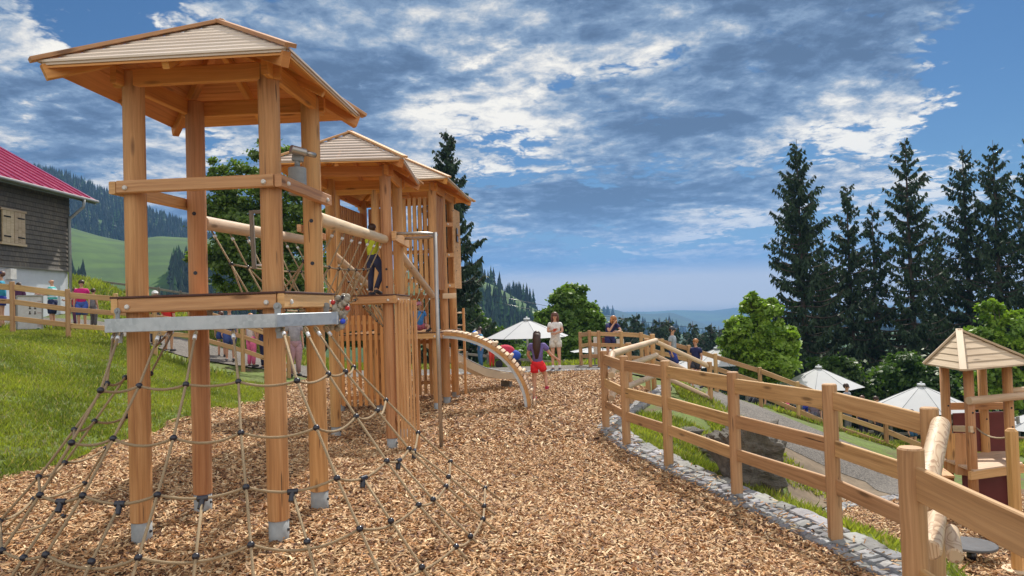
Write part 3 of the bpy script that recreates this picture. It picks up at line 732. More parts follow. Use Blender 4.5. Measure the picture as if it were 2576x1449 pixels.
# steel ring under the deck
ring = [(-2.985, 5.47), (-1.735, 5.40), (-1.43, 5.94), (-1.62, 6.68), (-2.86, 6.76), (-3.22, 6.05)]
FRM = []
for i in range(6):
    a = Vector((*ring[i], 1.672)); b = Vector((*ring[(i + 1) % 6], 1.672)); d = (b - a).normalized()
    m = MB(); m.beam(a - d * .02, b + d * .02, .05, .102 - .003 * (i % 2), c=.004)
    o = m.build('steel_beam', STEEL, T1); FRM.append(o)
def lug(p, nrm):
    p = Vector(p); nrm = Vector(nrm).normalized(); m = MB()
    m.beam(p + Vector((0, 0, -.03)), p + Vector((0, 0, .02)), .045, .010, up=nrm); m.cyl(p + Vector((0, 0, .030)) - nrm * .006, p + Vector((0, 0, .030)) + nrm * .006, .030, n=20)
    m.cyl(p + Vector((0, 0, .035)), p + Vector((0, 0, .035)) + nrm * .02, .016, n=6)
    return m.build('steel_lug', BOOT, T1)
lug((-1.735, 5.46, 1.745), (0, -1, 0)); lug((-2.97, 5.56, 1.745), (-.6, -1, 0)); lug((-2.62, 6.40, 1.745), (0, -1, 0)); lug((-1.60, 6.35, 1.745), (.3, -1, 0))
lug((-1.725, 5.46, 1.57), (0, -1, 0)); lug((-2.96, 5.56, 1.57), (0, -1, 0))
# telescope toy on the side rail
tp = at(748, 440, 6.1)
TS = thing('toy_telescope', 'grey metal toy telescope mounted on the side rail of the nearest tower', 'toy telescope', (tp.x, tp.y, 2.66))
m = MB(); m.cyl((tp.x, 6.1, 2.70), (tp.x, 6.1, 2.925), .073, n=28, cham=.006); m.build('drum', BOOT, TS)
m = MB(); m.cyl((tp.x, 6.1, 2.925), (tp.x + .005, 6.1, 3.0), .022, n=14); m.beam((tp.x - .035, 6.1, 3.01), (tp.x + .05, 6.1, 3.0), .05, .05); m.build('swivel', BOOT, TS)
a = at(731, 375, 6.02); b = at(793, 391, 6.15); m = MB(); m.cyl(a, a.lerp(b, .6), .036, n=20, cham=.004); m.cyl(a.lerp(b, .58), b, .023, n=18); m.build('tube', TUBE, TS)
P1('eyepiece', DARKH, TS, 'cyl', b, b + (b - a).normalized() * .006, .016)
# window frame hanging at the back
f0 = at(632, 530, 6.75); f1 = at(640, 676, 6.75)
WF = thing('hanging_frame', 'narrow upright wooden frame hanging inside the nearest tower by its third post', 'frame', (f1.x, 6.75, f1.z))
P1('side_bar', WOODG, WF, 'beam', f0, f1, .035, .035); P1('side_bar', WOODG, WF, 'beam', f0 + Vector((.16, 0, 0)), f1 + Vector((.16, 0, 0)), .035, .035)
P1('top_bar', WOODG, WF, 'beam', f0 + Vector((.0177, 0, -.012)), f0 + Vector((.142, 0, -.012)), .03, .03); P1('metal_bar', FERR, WF, 'cyl', f1 + Vector((.018, 0, .03)), f1 + Vector((.142, 0, .03)), .01)

# ---- tower 2
b2 = [(-2.79, 10.32), (-1.755, 10.46), (-1.75, 11.5), (-2.78, 11.45)]
T2 = thing('play_tower', 'middle larch play tower with slatted hip roof and a steel ring with sliding pole', 'play tower', (-2.27, 10.9, -.25), 'roofed play towers')
for p in b2: post(T2, p[0], p[1], hz(*p), 3.78, r=.079)
u, v = basis((1, .02))
roof(T2, (-2.32, 10.87), u, v, .90, 1.06, 3.74, 4.34, 10)
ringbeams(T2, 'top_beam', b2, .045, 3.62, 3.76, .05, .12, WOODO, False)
ringbeams(T2, 'platform_beam', b2, .108, 1.82, 1.93, .055, .07, cover=True)
deck(T2, b2, 1.945)
# side rail right and the ring for the pole
a = at(985, 592, 10.33); b = at(1024, 592, 11.6)
P1('railing', WOODB, T2, 'beam', (-1.63, 10.3, 2.76), (-1.63, 11.68, 2.76), .055, .13)
P1('railing', WOODB, T2, 'beam', (-2.92, 10.2, 2.9), (-2.92, 11.6, 2.9), .055, .10)
for py, yy in ((2.3, 10.38), (2.05, 10.38)):
    P1('drill_hole', DARKH, T2, 'cyl', (-1.755, 10.382, py), (-1.755, 10.376, py), .016, n=10)
# slatted climbing wall beside the right front post, and bottom block
m = MB(); sx0 = -1.645
for i in range(6):
    x = sx0 + i * .043; m.beam((x, 10.42 + i * .012, hz(x, 10.4) - .02), (x, 10.42 + i * .012, 1.86), .030, .045, up=(0, 1, 0))
m.build('slat_wall', WOODB, T2)
P1('wall_end_post', WOOD, T2, 'beam', (-1.385, 10.50, hz(-1.4, 10.4)), (-1.385, 10.50, 1.86), .035, .10, up=(0, 1, 0))
m = MB(); m.beam((-1.67, 10.48, .12), (-1.60, 10.48, .12), .09, .10); m.build('spacer_block', WOODB, T2)
SP = thing('sliding_pole', 'grey steel fireman pole with a round hoop joined to the middle tower', 'pole', (-1.08, 10.6, -.28))
zt = 2.80; cxp, cyp = -1.33, 10.95
m = MB(); m.cyl((-1.08, 10.6, -.33), (-1.08, 10.6, zt + .02), .029, n=18); m.build('pole', TUBE, SP)
arc = [(-1.60, 10.42, zt)] + [(-1.40 + .32 * sin(t), 10.78 - .36 * cos(t), zt) for t in np.linspace(.2, 3.0, 14)] + [(-1.60, 11.2, zt)]
m = MB(); m.tube(arc, .022, 10); m.build('hoop', TUBE, SP)

# ---- tower 3 (play house, two storeys of slats)
b3 = [(-3.48, 14.8), (-1.53, 14.6), (-1.32, 16.42), (-3.3, 16.62)]
T3 = thing('play_tower', 'farthest larch play tower with slatted walls partly hidden behind the middle one', 'play tower', (-2.4, 15.6, -.28), 'roofed play towers')
for p in b3 + [(-2.68, 14.72), (-1.43, 15.5)]: post(T3, p[0], p[1], -.29, 4.2, r=.082)
u, v = basis((1, -.09))
roof(T3, (-2.36, 15.62), u, v, 1.36, 1.62, 4.18, 4.98, 14)
ringbeams(T3, 'top_beam', b3, .045, 4.05, 4.20, .05, .12, WOODO, False)
ringbeams(T3, 'platform_beam', b3, .108, 1.14, 1.25, .055, .07, cover=True)
deck(T3, b3, 1.265)
def slatwall(parent, p0, p1, z0, z1, n, w=.07, th=.022, rails=(), mat=None):
    p0 = Vector((*p0, 0)); p1 = Vector((*p1, 0)); d = (p1 - p0).normalized(); L = (p1 - p0).length; nr = Vector((d.y, -d.x, 0))
    m = MB()
    for i in range(n):
        c = p0 + d * (L * (i + .5) / n); m.beam(c + Vector((0, 0, z0 + R_(-.012, .012))), c + Vector((0, 0, z1)), w, th, up=nr)
    o = m.build('slat_wall', mat or WOOD, parent)
    for z in rails: P1('cross_rail', WOOD, o, 'beam', p0 - nr * (.01 + th) + Vector((0, 0, z)), p1 - nr * (.01 + th) + Vector((0, 0, z)), .03, .08)
    return o
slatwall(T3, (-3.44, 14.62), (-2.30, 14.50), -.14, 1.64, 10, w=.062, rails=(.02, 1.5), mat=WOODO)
slatwall(T3, (-2.58, 14.78), (-1.63, 14.68), 2.05, 3.95, 9, rails=(2.3, 3.2))
slatwall(T3, (-3.30, 16.55), (-1.40, 16.36), 1.3, 4.0, 17, rails=(2.0, 3.0))
slatwall(T3, (-3.48, 14.9), (-3.31, 16.55), 1.3, 3.9, 14, rails=(2.0,))
slatwall(T3, (-3.30, 16.5), (-1.40, 16.3), -.15, 1.12, 15, rails=(.1, 1.0))
slatwall(T3, (-1.47, 14.7), (-1.39, 15.4), 2.1, 4.0, 5, rails=(2.4, 3.2))
# panel with small cross window at the right side, upper
m = MB(); pa = Vector((-1.24, 15.7, 0)); pb = Vector((-1.14, 16.35, 0))
for i in range(5):
    a = pa.lerp(pb, i / 5 + .01); b = pa.lerp(pb, (i + 1) / 5 - .01); m.slab([a + Vector((0, 0, 2.15)), b + Vector((0, 0, 2.15)), b + Vector((0, 0, 3.85)), a + Vector((0, 0, 3.85))], .03, (1, -.1, 0))
pn = m.build('side_panel', WOODB, T3)
q = MB(); wc = at(1133, 575, 15.9); X0 = pa.lerp(pb, .5)
wc = Vector((X0.x + .04, X0.y, 3.3)); q.beam(wc + Vector((0, -.13, 0)), wc + Vector((0, .13, 0)), .02, .30, c=.002); q.build('window_opening', DARKH, pn)
P1('window_bar', WOODB, pn, 'beam', wc + Vector((.012, 0, -.19)), wc + Vector((.012, 0, .19)), .02, .025); P1('window_bar', WOODB, pn, 'beam', wc + Vector((.014, -.16, 0)), wc + Vector((.014, .16, 0)), .02, .025)
for sgn in (-1, 1): P1('window_bar', WOODB, pn, 'beam', wc + Vector((.012, sgn * .15, -.19)), wc + Vector((.012, sgn * .15, .19)), .02, .03)
for z in (2.2, 2.85, 3.5):
    P1('spacer_block', WOODB, T3, 'beam', (-1.40, 15.62, z), (-1.22, 15.7, z), .06, .09); bolt(T3, (-1.31, 15.58, z), (0, -1, 0), .022)
P1('spacer_block', WOODP, T3, 'beam', (-1.45, 15.35, 1.98), (-1.17, 15.42, 1.98), .06, .11)
# ladder on the right
LD = thing('ladder', 'tall narrow wooden ladder with round rungs on the right flank of the farthest tower', 'ladder', (-1.2, 16.1, -.28))
la = at(1139, 760, 16.0); lb = at(1152, 985, 16.0)
for dx, dy in ((0, 0), (.16, .22)):
    P1('side_rail', WOOD, LD, 'beam', (-1.24 + dx, 16.0 + dy, -.15), (-1.24 + dx, 16.0 + dy, 1.72), .05, .14, up=(0, 1, 0))
for i in range(7):
    z = .0 + i * .27; P1('rung', WOODP, LD, 'cyl', (-1.215, 16.035, z), (-1.095, 16.19, z), .018, n=10)
# slide
SLD = thing('slide', 'shiny tan metal slide coming down behind the farthest tower to the right', 'slide', (-.9, 18.0, -.28))
prof = [(0, 1.18), (.2, 1.15), (.6, .95), (1.1, .63), (1.6, .32), (2.05, .10), (2.45, .0), (2.95, -.04), (3.05, -.10)]
s0 = Vector((-2.55, 16.75, 0)); sdr = Vector((2.35, 1.55, 0)).normalized(); sn = Vector((-sdr.y, sdr.x, 0))
m = MB()
for i in range(len(prof) - 1):
    for (o0, o1, h0, h1) in ((-.25, .25, 0, 0),):
        a0 = s0 + sdr * prof[i][0]; a1 = s0 + sdr * prof[i + 1][0]
        m.slab([a0 + sn * -.25 + Vector((0, 0, prof[i][1])), a1 + sn * -.25 + Vector((0, 0, prof[i + 1][1])), a1 + sn * .25 + Vector((0, 0, prof[i + 1][1])), a0 + sn * .25 + Vector((0, 0, prof[i][1]))], .02)
m.build('chute', SLIDE, SLD)
for sg in (-1, 1):
    m = MB()
    for i in range(len(prof) - 1):
        a0 = s0 + sdr * prof[i][0] + sn * (.252 * sg); a1 = s0 + sdr * prof[i + 1][0] + sn * (.252 * sg); h = .17 if i < 6 else .12
        m.slab([a0 + Vector((0, 0, prof[i][1] - .02)), a1 + Vector((0, 0, prof[i + 1][1] - .02)), a1 + Vector((0, 0, prof[i + 1][1] + h)), a0 + Vector((0, 0, prof[i][1] + h))], .02, sn * sg)
    sw = m.build('side_wall', SLIDE, SLD)
    m = MB(); m.tube([s0 + sdr * p[0] + sn * (.262 * sg) + Vector((0, 0, p[1] + (.175 if i < 7 else .125))) for i, p in enumerate(prof)], .017, 8); m.build('rim', TUBE, sw)
P1('foot', WOODG, SLD, 'beam', s0 + sdr * 2.8 - sn * .2 + Vector((0, 0, -.2)), s0 + sdr * 2.8 + sn * .2 + Vector((0, 0, -.2)), .08, .18)
# arch climber
AR = thing('arch_climber', 'curved arch ramp of wooden treads on a steel arc leading down from the farthest tower', 'climbing arch', (-.4, 14.7, -.28))
def arcp(t, dr=0, w=0):
    a = t * pi / 2; hx, hv = 1.74, 1.56
    x = -1.42 + (hx + dr) * sin(a); z = -.30 + (hv + dr) * max(0, cos(a))
    return Vector((x - .02 + w * .04, 14.62 - .15 * t + w * .55, z))
T_ = np.linspace(0, 1, 26)
for w, nm in ((0, 'arc_beam'), (1, 'arc_beam')):
    m = MB(); sm = MB()
    for i in range(25):
        a, b = arcp(T_[i], 0, w), arcp(T_[i + 1], 0, w); m.slab([a + Vector((0, -.02, 0)), b + Vector((0, -.02, 0)), arcp(T_[i + 1], -.07, w) + Vector((0, -.02, 0)), arcp(T_[i], -.07, w) + Vector((0, -.02, 0))], .04, (0, 1, 0))
        sm.slab([arcp(T_[i], -.072, w) + Vector((0, -.012, 0)), arcp(T_[i + 1], -.072, w) + Vector((0, -.012, 0)), arcp(T_[i + 1], -.125, w) + Vector((0, -.012, 0)), arcp(T_[i], -.125, w) + Vector((0, -.012, 0))], .024, (0, 1, 0))
    o = m.build(nm, WOOD, AR); sm.build('steel_arc', STEEL, o)
NT_ = 26
for i in range(NT_):
    t0, t1 = i / NT_ + .005, (i + 1) / NT_ - .006; m = MB()
    m.slab([arcp(t0, .0, -.05), arcp(t1, .0, -.05), arcp(t1, .0, 1.05), arcp(t0, .0, 1.05)], .022, (arcp(t0, 1) - arcp(t0)).normalized())
    m.build('tread', WOODP, AR)
for t in (.235, .40, .55, .70, .86):
    P1('grip_log', WOODP, AR, 'cyl', arcp(t, .045, -.08), arcp(t, .045, 1.08), .035, n=14)
P1('end_board', WOODP, AR, 'beam', arcp(.985, .06, -.05) + Vector((0, 0, .06)), arcp(.985, .06, 1.05) + Vector((0, 0, .06)), .03, .16)

# ---- rope things
def sagline(a, b, sag, n=9):
    a = Vector(a); b = Vector(b); return [a.lerp(b, t) - Vector((0, 0, sag * 4 * t * (1 - t))) for t in np.linspace(0, 1, n)]
def rope(parent, pts, r=.009, name='rope'):
    m = MB(); m.tube(pts, r, 7); return m.build(name, ROPE, parent)
def knot(parent, p, r=.0225, d=None):
    m = MB(); m.ball(p, r, 12, 8, (1, 1, .95)); return m.build('rope_ball', DARKH, parent)
def tee(parent, p, d=(1, 0, 0)):
    p = Vector(p); d = Vector(d).normalized(); m = MB(); m.cyl(p - d * .032, p + d * .032, .019, n=12, cham=.004); m.cyl(p, p + Vector((0, -.035, -.055)), .018, n=12, cham=.003)
    return m.build('rope_tee', DARKH, parent)
def ferrule(parent, p, q):
    p = Vector(p); d = (Vector(q) - p).normalized(); m = MB(); m.cyl(p + d * .055, p + d * .095, .0145, n=10)
    o = m.build('ferrule', FERR, parent)
    r = MB(); e = d.cross(Vector((0, 1, .2))).normalized(); r.tube([p + d * (.03 + .03 * cos(t)) + e * (.016 * sin(t)) for t in np.linspace(0, 2 * pi, 11)[:-1]], .006, 6, closed=True); r.build('eye_loop', ROPE, o)
ZR = [1.56, 1.27, .965, .675, .395, .12]
NET = thing('climbing_net', 'slanting rope climbing net with dark knots hanging from the steel ring of the nearest tower', 'climbing net', (-2.3, 5.2, 0))
ropes = {  # picture positions of knots, row by row, from the ring down
 'F1': [(300, 852), (253, 982), (180, 1113.6), (100.5, 1245), (5, 1385), None],
 'F2': [(402, 853), (350, 970.6), (284.7, 1103.5), (208, 1246.8), (115, 1395.6), None],
 'F3': [(493, 845), (467.8, 967), (436.5, 1101.7), (396, 1245), (348, 1403), None],
 'F4': [(586, 838), (600, 960), (606, 1088.7), (619, 1225.6), (631, 1370.6), None],
 'F5': [(711, 846), (747, 957.6), (795.6, 1076), (847.6, 1203), (905, 1330.5), None],
 'F6': [(766, 835), (826, 941.5), (895.6, 1047.7), (972.7, 1160), (1053, 1270.4), (1147, 1375)],
 'F7': [(791, 832), (869, 935), (949, 1032.8), (1029, 1129.4), (1121.7, 1223.5), (1214.8, 1305.8)],
 'F8': [(816, 829), (889.6, 924), (970.7, 1006.5), (1051.6, 1088.7), (1133, 1161), (1220, 1227.7)]}
KN = {}
for nme, lst in ropes.items():
    pts = []
    for i, q in enumerate(lst):
        if q is None: pts.append(pts[-1] + (pts[-1] - pts[-2]) * .95); continue
        if i == 0:
            a = at(q[0], q[1], 5.42 if nme in ('F1', 'F2', 'F3', 'F4') else {'F5': 5.46, 'F6': 5.6, 'F7': 5.72, 'F8': 5.85}[nme]); a.z = 1.612; pts.append(a)
        else: pts.append(onz(q[0], q[1], ZR[i]))
    KN[nme] = pts
    e = pts[-1] + (pts[-1] - pts[-2]).normalized() * ((pts[-1].z + .02) / max(.2, -(pts[-1] - pts[-2]).normalized().z))
    rope(NET, pts[:] + [e]); ferrule(NET, pts[0], pts[1])
    for p in pts[1:]: knot(NET, p)
order = ['F1', 'F2', 'F3', 'F4', 'F5', 'F6', 'F7', 'F8']
TEES = {}
for r_ in range(1, 6):
    for a, b in zip(order, order[1:]):
        pa, pb = KN[a][r_], KN[b][r_]; sg = (.055 + .035 * (r_ in (2, 3, 4)) + R_(-.02, .02)) * (pb - pa).length + .008
        ln = sagline(pa, pb, sg); rope(NET, ln)
        if r_ == 3: tee(NET, ln[4], pb - pa); TEES[a] = ln[4]
for a, b in zip(order, order[1:]):     # extra ropes that start at the tees
    if a not in TEES: continue
    m4 = (KN[a][4] + KN[b][4]) / 2 - Vector((0, 0, .03)); m5 = (KN[a][5] + KN[b][5]) / 2 - Vector((0, 0, .03))
    rope(NET, [TEES[a], m4, m5, m5 + (m5 - m4) * .4]); knot(NET, m4); knot(NET, m5)
# left flank of the net, behind
LK = {}
for nme, lst in {'G1': [(286, 850), (269, 965), (187, 1081), (97.5, 1200), (0, 1310), (-100, 1420)], 'G2': [(432, 842), (314.6, 950), (238, 1059.6), (163, 1164), (84, 1256), (0, 1345)],
                 'G3': [(438, 842), (379, 940), (319, 1047), (267, 1128), (213, 1215), (160, 1298)]}.items():
    pts = []; Y0 = {'G1': 5.75, 'G2': 6.2, 'G3': 6.7}[nme]
    for i, q in enumerate(lst):
        if i == 0: a = at(q[0], q[1], Y0); a.z = 1.612; pts.append(a)
        else: pts.append(onz(q[0], q[1], ZR[i]))
    LK[nme] = pts; rope(NET, pts); ferrule(NET, pts[0], pts[1])
    for p in pts[1:]: knot(NET, p)
for r_ in range(1, 6):
    for a, b in ((KN['F1'], LK['G1']), (LK['G1'], LK['G2']), (LK['G2'], LK['G3'])):
        ln = sagline(a[r_], b[r_], .03); rope(NET, ln)
# rope bridge 1 -> 2
def net_bridge(label, L0, L1, R0, R1, zf0, zf1, n=8, rlog=.064, zmid=.45):
    L0, L1, R0, R1 = map(Vector, (L0, L1, R0, R1))
    B = thing('rope_bridge', label, 'rope bridge', ((L0 + R0) / 2).to_tuple()[:2] + (zf0,), 'rope bridges between the towers')
    for a, b in ((L0, L1), (R0, R1)): P1('log_rail', WOODP, B, 'cyl', a, b, rlog, rlog * .94, n=20, cham=.012)
    ft = []
    for i in range(n + 1):
        t = i / n; c = (L0.lerp(L1, t) + R0.lerp(R1, t)) / 2; c.z = zf0 + (zf1 - zf0) * t - .12 * sin(pi * t); ft.append(c)
    for dx in (-.13, .13): rope(B, [p + Vector((dx, 0, 0)) for p in ft], .011)
    for side, (a, b) in enumerate(((L0, L1), (R0, R1))):
        mids = []
        for i in range(n):
            t = (i + .5) / n; top = a.lerp(b, t) - Vector((0, 0, rlog)); dx = -.13 if side == 0 else .13
            bot = (ft[i] + ft[i + 1]) / 2 + Vector((dx, 0, 0)); bot2 = ft[min(n, i + (1 if i % 2 else 0) + 1)] + Vector((dx, 0, 0)) if i % 2 else ft[max(0, i - 0)] + Vector((dx, 0, 0))
            md = top.lerp(bot, zmid) + Vector((0, R_(-.03, .03), 0)); mids.append(md)
            rope(B, [top, md, bot2], .0085); rope(B, [md, bot], .0085)
            m = MB(); m.cyl(top.lerp(md, .12), top.lerp(md, .2), .015, n=10); m.build('ferrule', FERR, B); knot(B, md, .022); knot(B, bot, .022)
        rope(B, mids, .0095)
    return B, ft
B1, ft = net_bridge('rope bridge with two pale log handrails between the nearest and the middle tower', (-2.76, 6.60, 2.56), (-2.79, 10.24, 2.72), (-1.725, 6.57, 2.56), (-1.77, 10.38, 2.72), 1.83, 1.90)
for i in range(1, 8):
    if i % 3 == 2: P1('tread', RUBBER, B1, 'beam', ft[i] + Vector((-.19, 0, .012)), ft[i] + Vector((.19, 0, .012)), .12, .022)
net_bridge('rope bridge whose log handrails slope down from the middle to the farthest tower', (-2.78, 11.54, 2.62), (-2.62, 14.66, 2.02), (-1.74, 11.59, 2.60), (-1.56, 14.52, 1.98), 1.86, 1.28, 7)
# knotted rope toy on the right end of the steel ring
kp = at(856, 785, 6.0)
KR = thing('knotted_rope', 'thick grey knotted rope bundle with red and blue ends by the steel beam end', 'rope', tuple(kp))
m = MB(); rs = random.Random(3)
for i in range(34):
    t = i / 34; c = kp + Vector((.05 * sin(i * 1.9) + .02 - .05 * t, .04 * cos(i * 2.3), .13 - .27 * t)); m.ball(c, .022 + rs.random() * .008, 8, 6)
m.build('knots', plain('grey_rope', (.36, .33, .27), .85, 0, .3, 30, bump=.4), KR)
P1('red_end', RED, KR, 'ball', kp + Vector((-.05, -.03, .08)), .02); P1('red_end', RED, KR, 'ball', kp + Vector((.065, -.03, .03)), .02); P1('blue_end', BLUEP, KR, 'ball', kp + Vector((.03, -.05, -.075)), .023)
P1('black_sleeve', DARKH, KR, 'cyl', kp + Vector((.03, -.03, .13)), kp + Vector((.055, -.03, .05)), .019)

# ------------------------------------------------------------------ fences
def fence(name, label, P, rails, group, cat='fence', pr=.058, mat=None, th=.032, side=0, endrail=None):
    """P: list of (foot, top z); rails: list of (drop below the post top, board height)"""
    mat = mat or WOODF
    F = thing(name, label, cat, tuple(P[0][0]), group)
    for f, zt in P:
        m = MB(); m.cyl((f.x, f.y, f.z - .25), (f.x, f.y, zt), pr, n=18, cham=.008); m.build('post', mat, F)
    for (f, zt), (g, zu) in zip(P, P[1:]):
        d = Vector((g.x - f.x, g.y - f.y, 0)).normalized(); n = Vector((-d.y, d.x, 0)) * side
        for dr, h in rails:
            m = MB(); j = R_(-.012, .012)
            a = Vector((f.x, f.y, zt - dr + j)) + n; b = Vector((g.x, g.y, zu - dr + R_(-.012, .012))) + n
            h0, h1 = h * R_(.92, 1.08), h * R_(.92, 1.08); m.beam(a, b, th, h0, c=.006, h1=h1)
            m.build('rail', mat, F)
    return F
def pf(px, pyb, pyt, Y=None):
    if Y is None: f = gnd(px, pyb)
    else:
        f = at(px, pyb, Y); f.z = hz(f.x, f.y)
    return (f, at(px, pyt, f.y).z)
G_F = 'wooden board fences on round posts'
fp = [pf(1525, 1083, 882), pf(1577, 1127, 895), pf(1683, 1180, 907), pf(1855, 1255, 935), pf(2103, 1370, 965)]
p6 = at(2337, 1025, 5.05); fp.append((Vector((p6.x, p6.y, hz(p6.x, p6.y))), p6.z))
fence('board_fence', 'board fence with three wide rails curving along the cobbled kerb of the mulch bed', fp, [(.135, .15), (.50, .13), (.83, .125)], G_F)
p7 = at(2290, 1125, 3.5); p7f = (Vector((p7.x, p7.y, hz(p7.x, p7.y))), p7.z)
p8 = at(2680, 1165, 2.62); p8f = (Vector((p8.x, p8.y, hz(p8.x, p8.y))), .93)
fence('board_fence', 'nearest fence piece with thick round post and wide boards leaving the picture at the right', [p7f, p8f], [(.155, .155), (.62, .14)], G_F)
# logs of the two gateways
def logrun(B, pts, r, name='log', mt=None):
    for a, b in zip(pts, pts[1:]):
        m = MB(); m.cyl(a, b, r, r * .97, n=18, cham=.01); m.build(name, mt or WOODP, B)
g1_ = at(2366, 1068, 4.95); LG = thing('log_railing', 'thick pale peeled log railing slanting between the two nearest fence pieces', 'log railing', (g1_.x, g1_.y, hz(g1_.x, g1_.y)), 'peeled log railings')
logrun(LG, [at(2366, 1068, 4.95), at(2322, 1262, 3.85)], .06, mt=SWIRL)
logrun(LG, [at(2362, 1260, 4.85), at(2342, 1385, 4.0)], .055, mt=SWIRL)
logrun(LG, [at(2392, 1335, 4.9), at(2402, 1400, 4.5)], .048, mt=SWIRL)
q1 = at(1537, 893, 11.75); L2 = thing('log_railing', 'peeled log railing with three bent rails beside the far end of the kerb fence', 'log railing', (q1.x, q1.y, -.28), 'peeled log railings')
logrun(L2, [at(1537, 905, 11.6), at(1540, 890, 11.75), at(1650, 857, 16.5)], .058)
logrun(L2, [at(1538, 944, 11.6), at(1541, 932, 11.75), at(1652, 893, 16.5)], .055)
logrun(L2, [at(1538, 1002, 11.6), at(1541, 988, 11.75), at(1650, 943, 16.5)], .055)
for px, b, t in ((1586, 1022, 862), (1631, 983, 851), (1646, 980, 840)):
    f, zt = pf(px, b, t); m = MB(); m.cyl((f.x, f.y, f.z - .2), (f.x, f.y, zt), .058, n=16, cham=.008); m.build('post', WOODF, L2)
e1 = pf(1788, 1008, 910); L3 = thing('log_railing', 'three peeled log rails sloping down along the gravel path to a short round post', 'log railing', tuple(e1[0]), 'peeled log railings')
m = MB(); m.cyl((e1[0].x, e1[0].y, e1[0].z - .2), (e1[0].x, e1[0].y, e1[1]), .058, n=16, cham=.008); m.build('post', WOODF, L3)
for dz, (ax, ay) in ((.10, (1652, 861)), (.45, (1653, 897)), (.82, (1653, 940))):
    logrun(L3, [at(ax, ay, 16.6), Vector((e1[0].x, e1[0].y, e1[1] - dz))], .05)
f3 = [(1462, 918, 835), (1486, 933, 831), (1509, 931, 832), (1566, 929, 833), (1616, 932, 836), (1669, 950, 852), (1736, 966, 868), (1803, 987, 889), (1915, 1024, 924), (2010, 1064, 960), (2116, 1106, 1003), (2232, 1150, 1040), (2340, 1192, 1085)]
Y3 = [24.2, 23.4, 23.2, 23.0, 22.8, 22.5, 22.2, 21.8, 21.2, 20.4, 19.8, 19.2, 18.6]
fence('board_fence', 'long board fence on the far side of the gravel path running down to the lawn', [pf(a, b, c, Y) for (a, b, c), Y in zip(f3, Y3)], [(.10, .13), (.45, .12), (.80, .12)], G_F)
f2 = [(-110, 838, 700, 18.0), (32, 843, 708, 18.1), (172, 847, 727, 18.4), (292, 850, 738, 18.9), (390, 856, 750, 19.6), (479, 866, 762, 20.4), (611, 901, 803, 21.4), (727, 944, 846, 22.0)]
fence('board_fence', 'board fence on top of the grassy bank in front of the waiting people', [pf(a, b, c, Y) for a, b, c, Y in f2], [(.14, .14), (.50, .12), (.90, .12)], G_F)
# old grey field fences
f4 = [(1155, 930, 884), (1175, 931, 884), (1228, 931, 890), (1290, 932, 896), (1350, 934, 900), (1420, 936, 905), (1470, 938, 910)]
fence('field_fence', 'weathered grey pole fence behind the far path next to the hikers', [pf(a, b, c, 26.5) for a, b, c in f4], [(.10, .09), (.42, .08)], 'weathered field fences', pr=.045, mat=WOODG)
f5 = [(150, 740, 690, 34), (248, 752, 702, 34), (330, 768, 712, 34), (400, 782, 722, 34), (455, 790, 731, 34), (560, 800, 745, 34)]
fence('field_fence', 'weathered grey field fence crossing the meadow below the hillside', [pf(a, b, c, Y) for a, b, c, Y in f5], [(.10, .10), (.5, .09)], 'weathered field fences', pr=.06, mat=WOODG)
f6 = [(1880, 26.5), (2020, 26.2), (2130, 25.5), (2240, 25.0), (2380, 24.5), (2560, 24)]
Pl = []
for px, Y in f6:
    a = at(px, 1040, Y); z = hz(a.x, a.y); Pl.append((Vector((a.x, a.y, z)), z + .85))
fence('field_fence', 'dark weathered fence on the lower lawn behind the seated visitors', Pl, [(.10, .10), (.45, .09)], 'weathered field fences', pr=.05, mat=WOODG)

# ------------------------------------------------------------------ kerb of cobbles
def stones(name, items, label=None, seed=4):
    g = np.random.default_rng(seed); V = []; Fq = []; C = []
    for (c, ex, ey, lx, ly, lz) in items:
        b = len(V); ex = Vector((*ex, g.normal(0, .05))).normalized(); ey = Vector((*ey, g.normal(0, .05))).normalized(); ez = ex.cross(ey).normalized()
        if ez.z < 0: ez = -ez
        col = np.array([.36, .355, .345]) * g.uniform(.65, 1.25) * np.array([1, g.uniform(.97, 1.03), g.uniform(.93, 1.1)])
        for z, k in ((-lz, 1.0), (lz * .35, 1.02), (lz * .55, .86)):
            for sx, sy in ((-1, -1), (-.3, -1.08), (.4, -1.02), (1, -1), (1.06, .1), (1, 1), (.2, 1.08), (-.5, 1.03), (-1, 1), (-1.05, 0)):
                p = Vector(c) + ex * (lx / 2 * sx * k * g.uniform(.9, 1.06)) + ey * (ly / 2 * sy * k * g.uniform(.88, 1.08)) + ez * (z + g.normal(0, .004)); V.append(tuple(p)); C.append(col)
        n = 10
        for L_ in range(2):
            for i in range(n): Fq.append((b + L_ * n + i, b + L_ * n + (i + 1) % n, b + (L_ + 1) * n + (i + 1) % n, b + (L_ + 1) * n + i))
        t = b + 2 * n; ce = len(V); V.append(tuple(Vector(c) + ez * lz * .62)); C.append(col)
        for i in range(0, n, 2): Fq.append((t + i, t + (i + 1) % n, t + (i + 2) % n, ce))
    o = npmesh(name, np.array(V), np.array(Fq), np.array(C), STONE)
    return o
items = []; gk = np.random.default_rng(8); y = 2.6
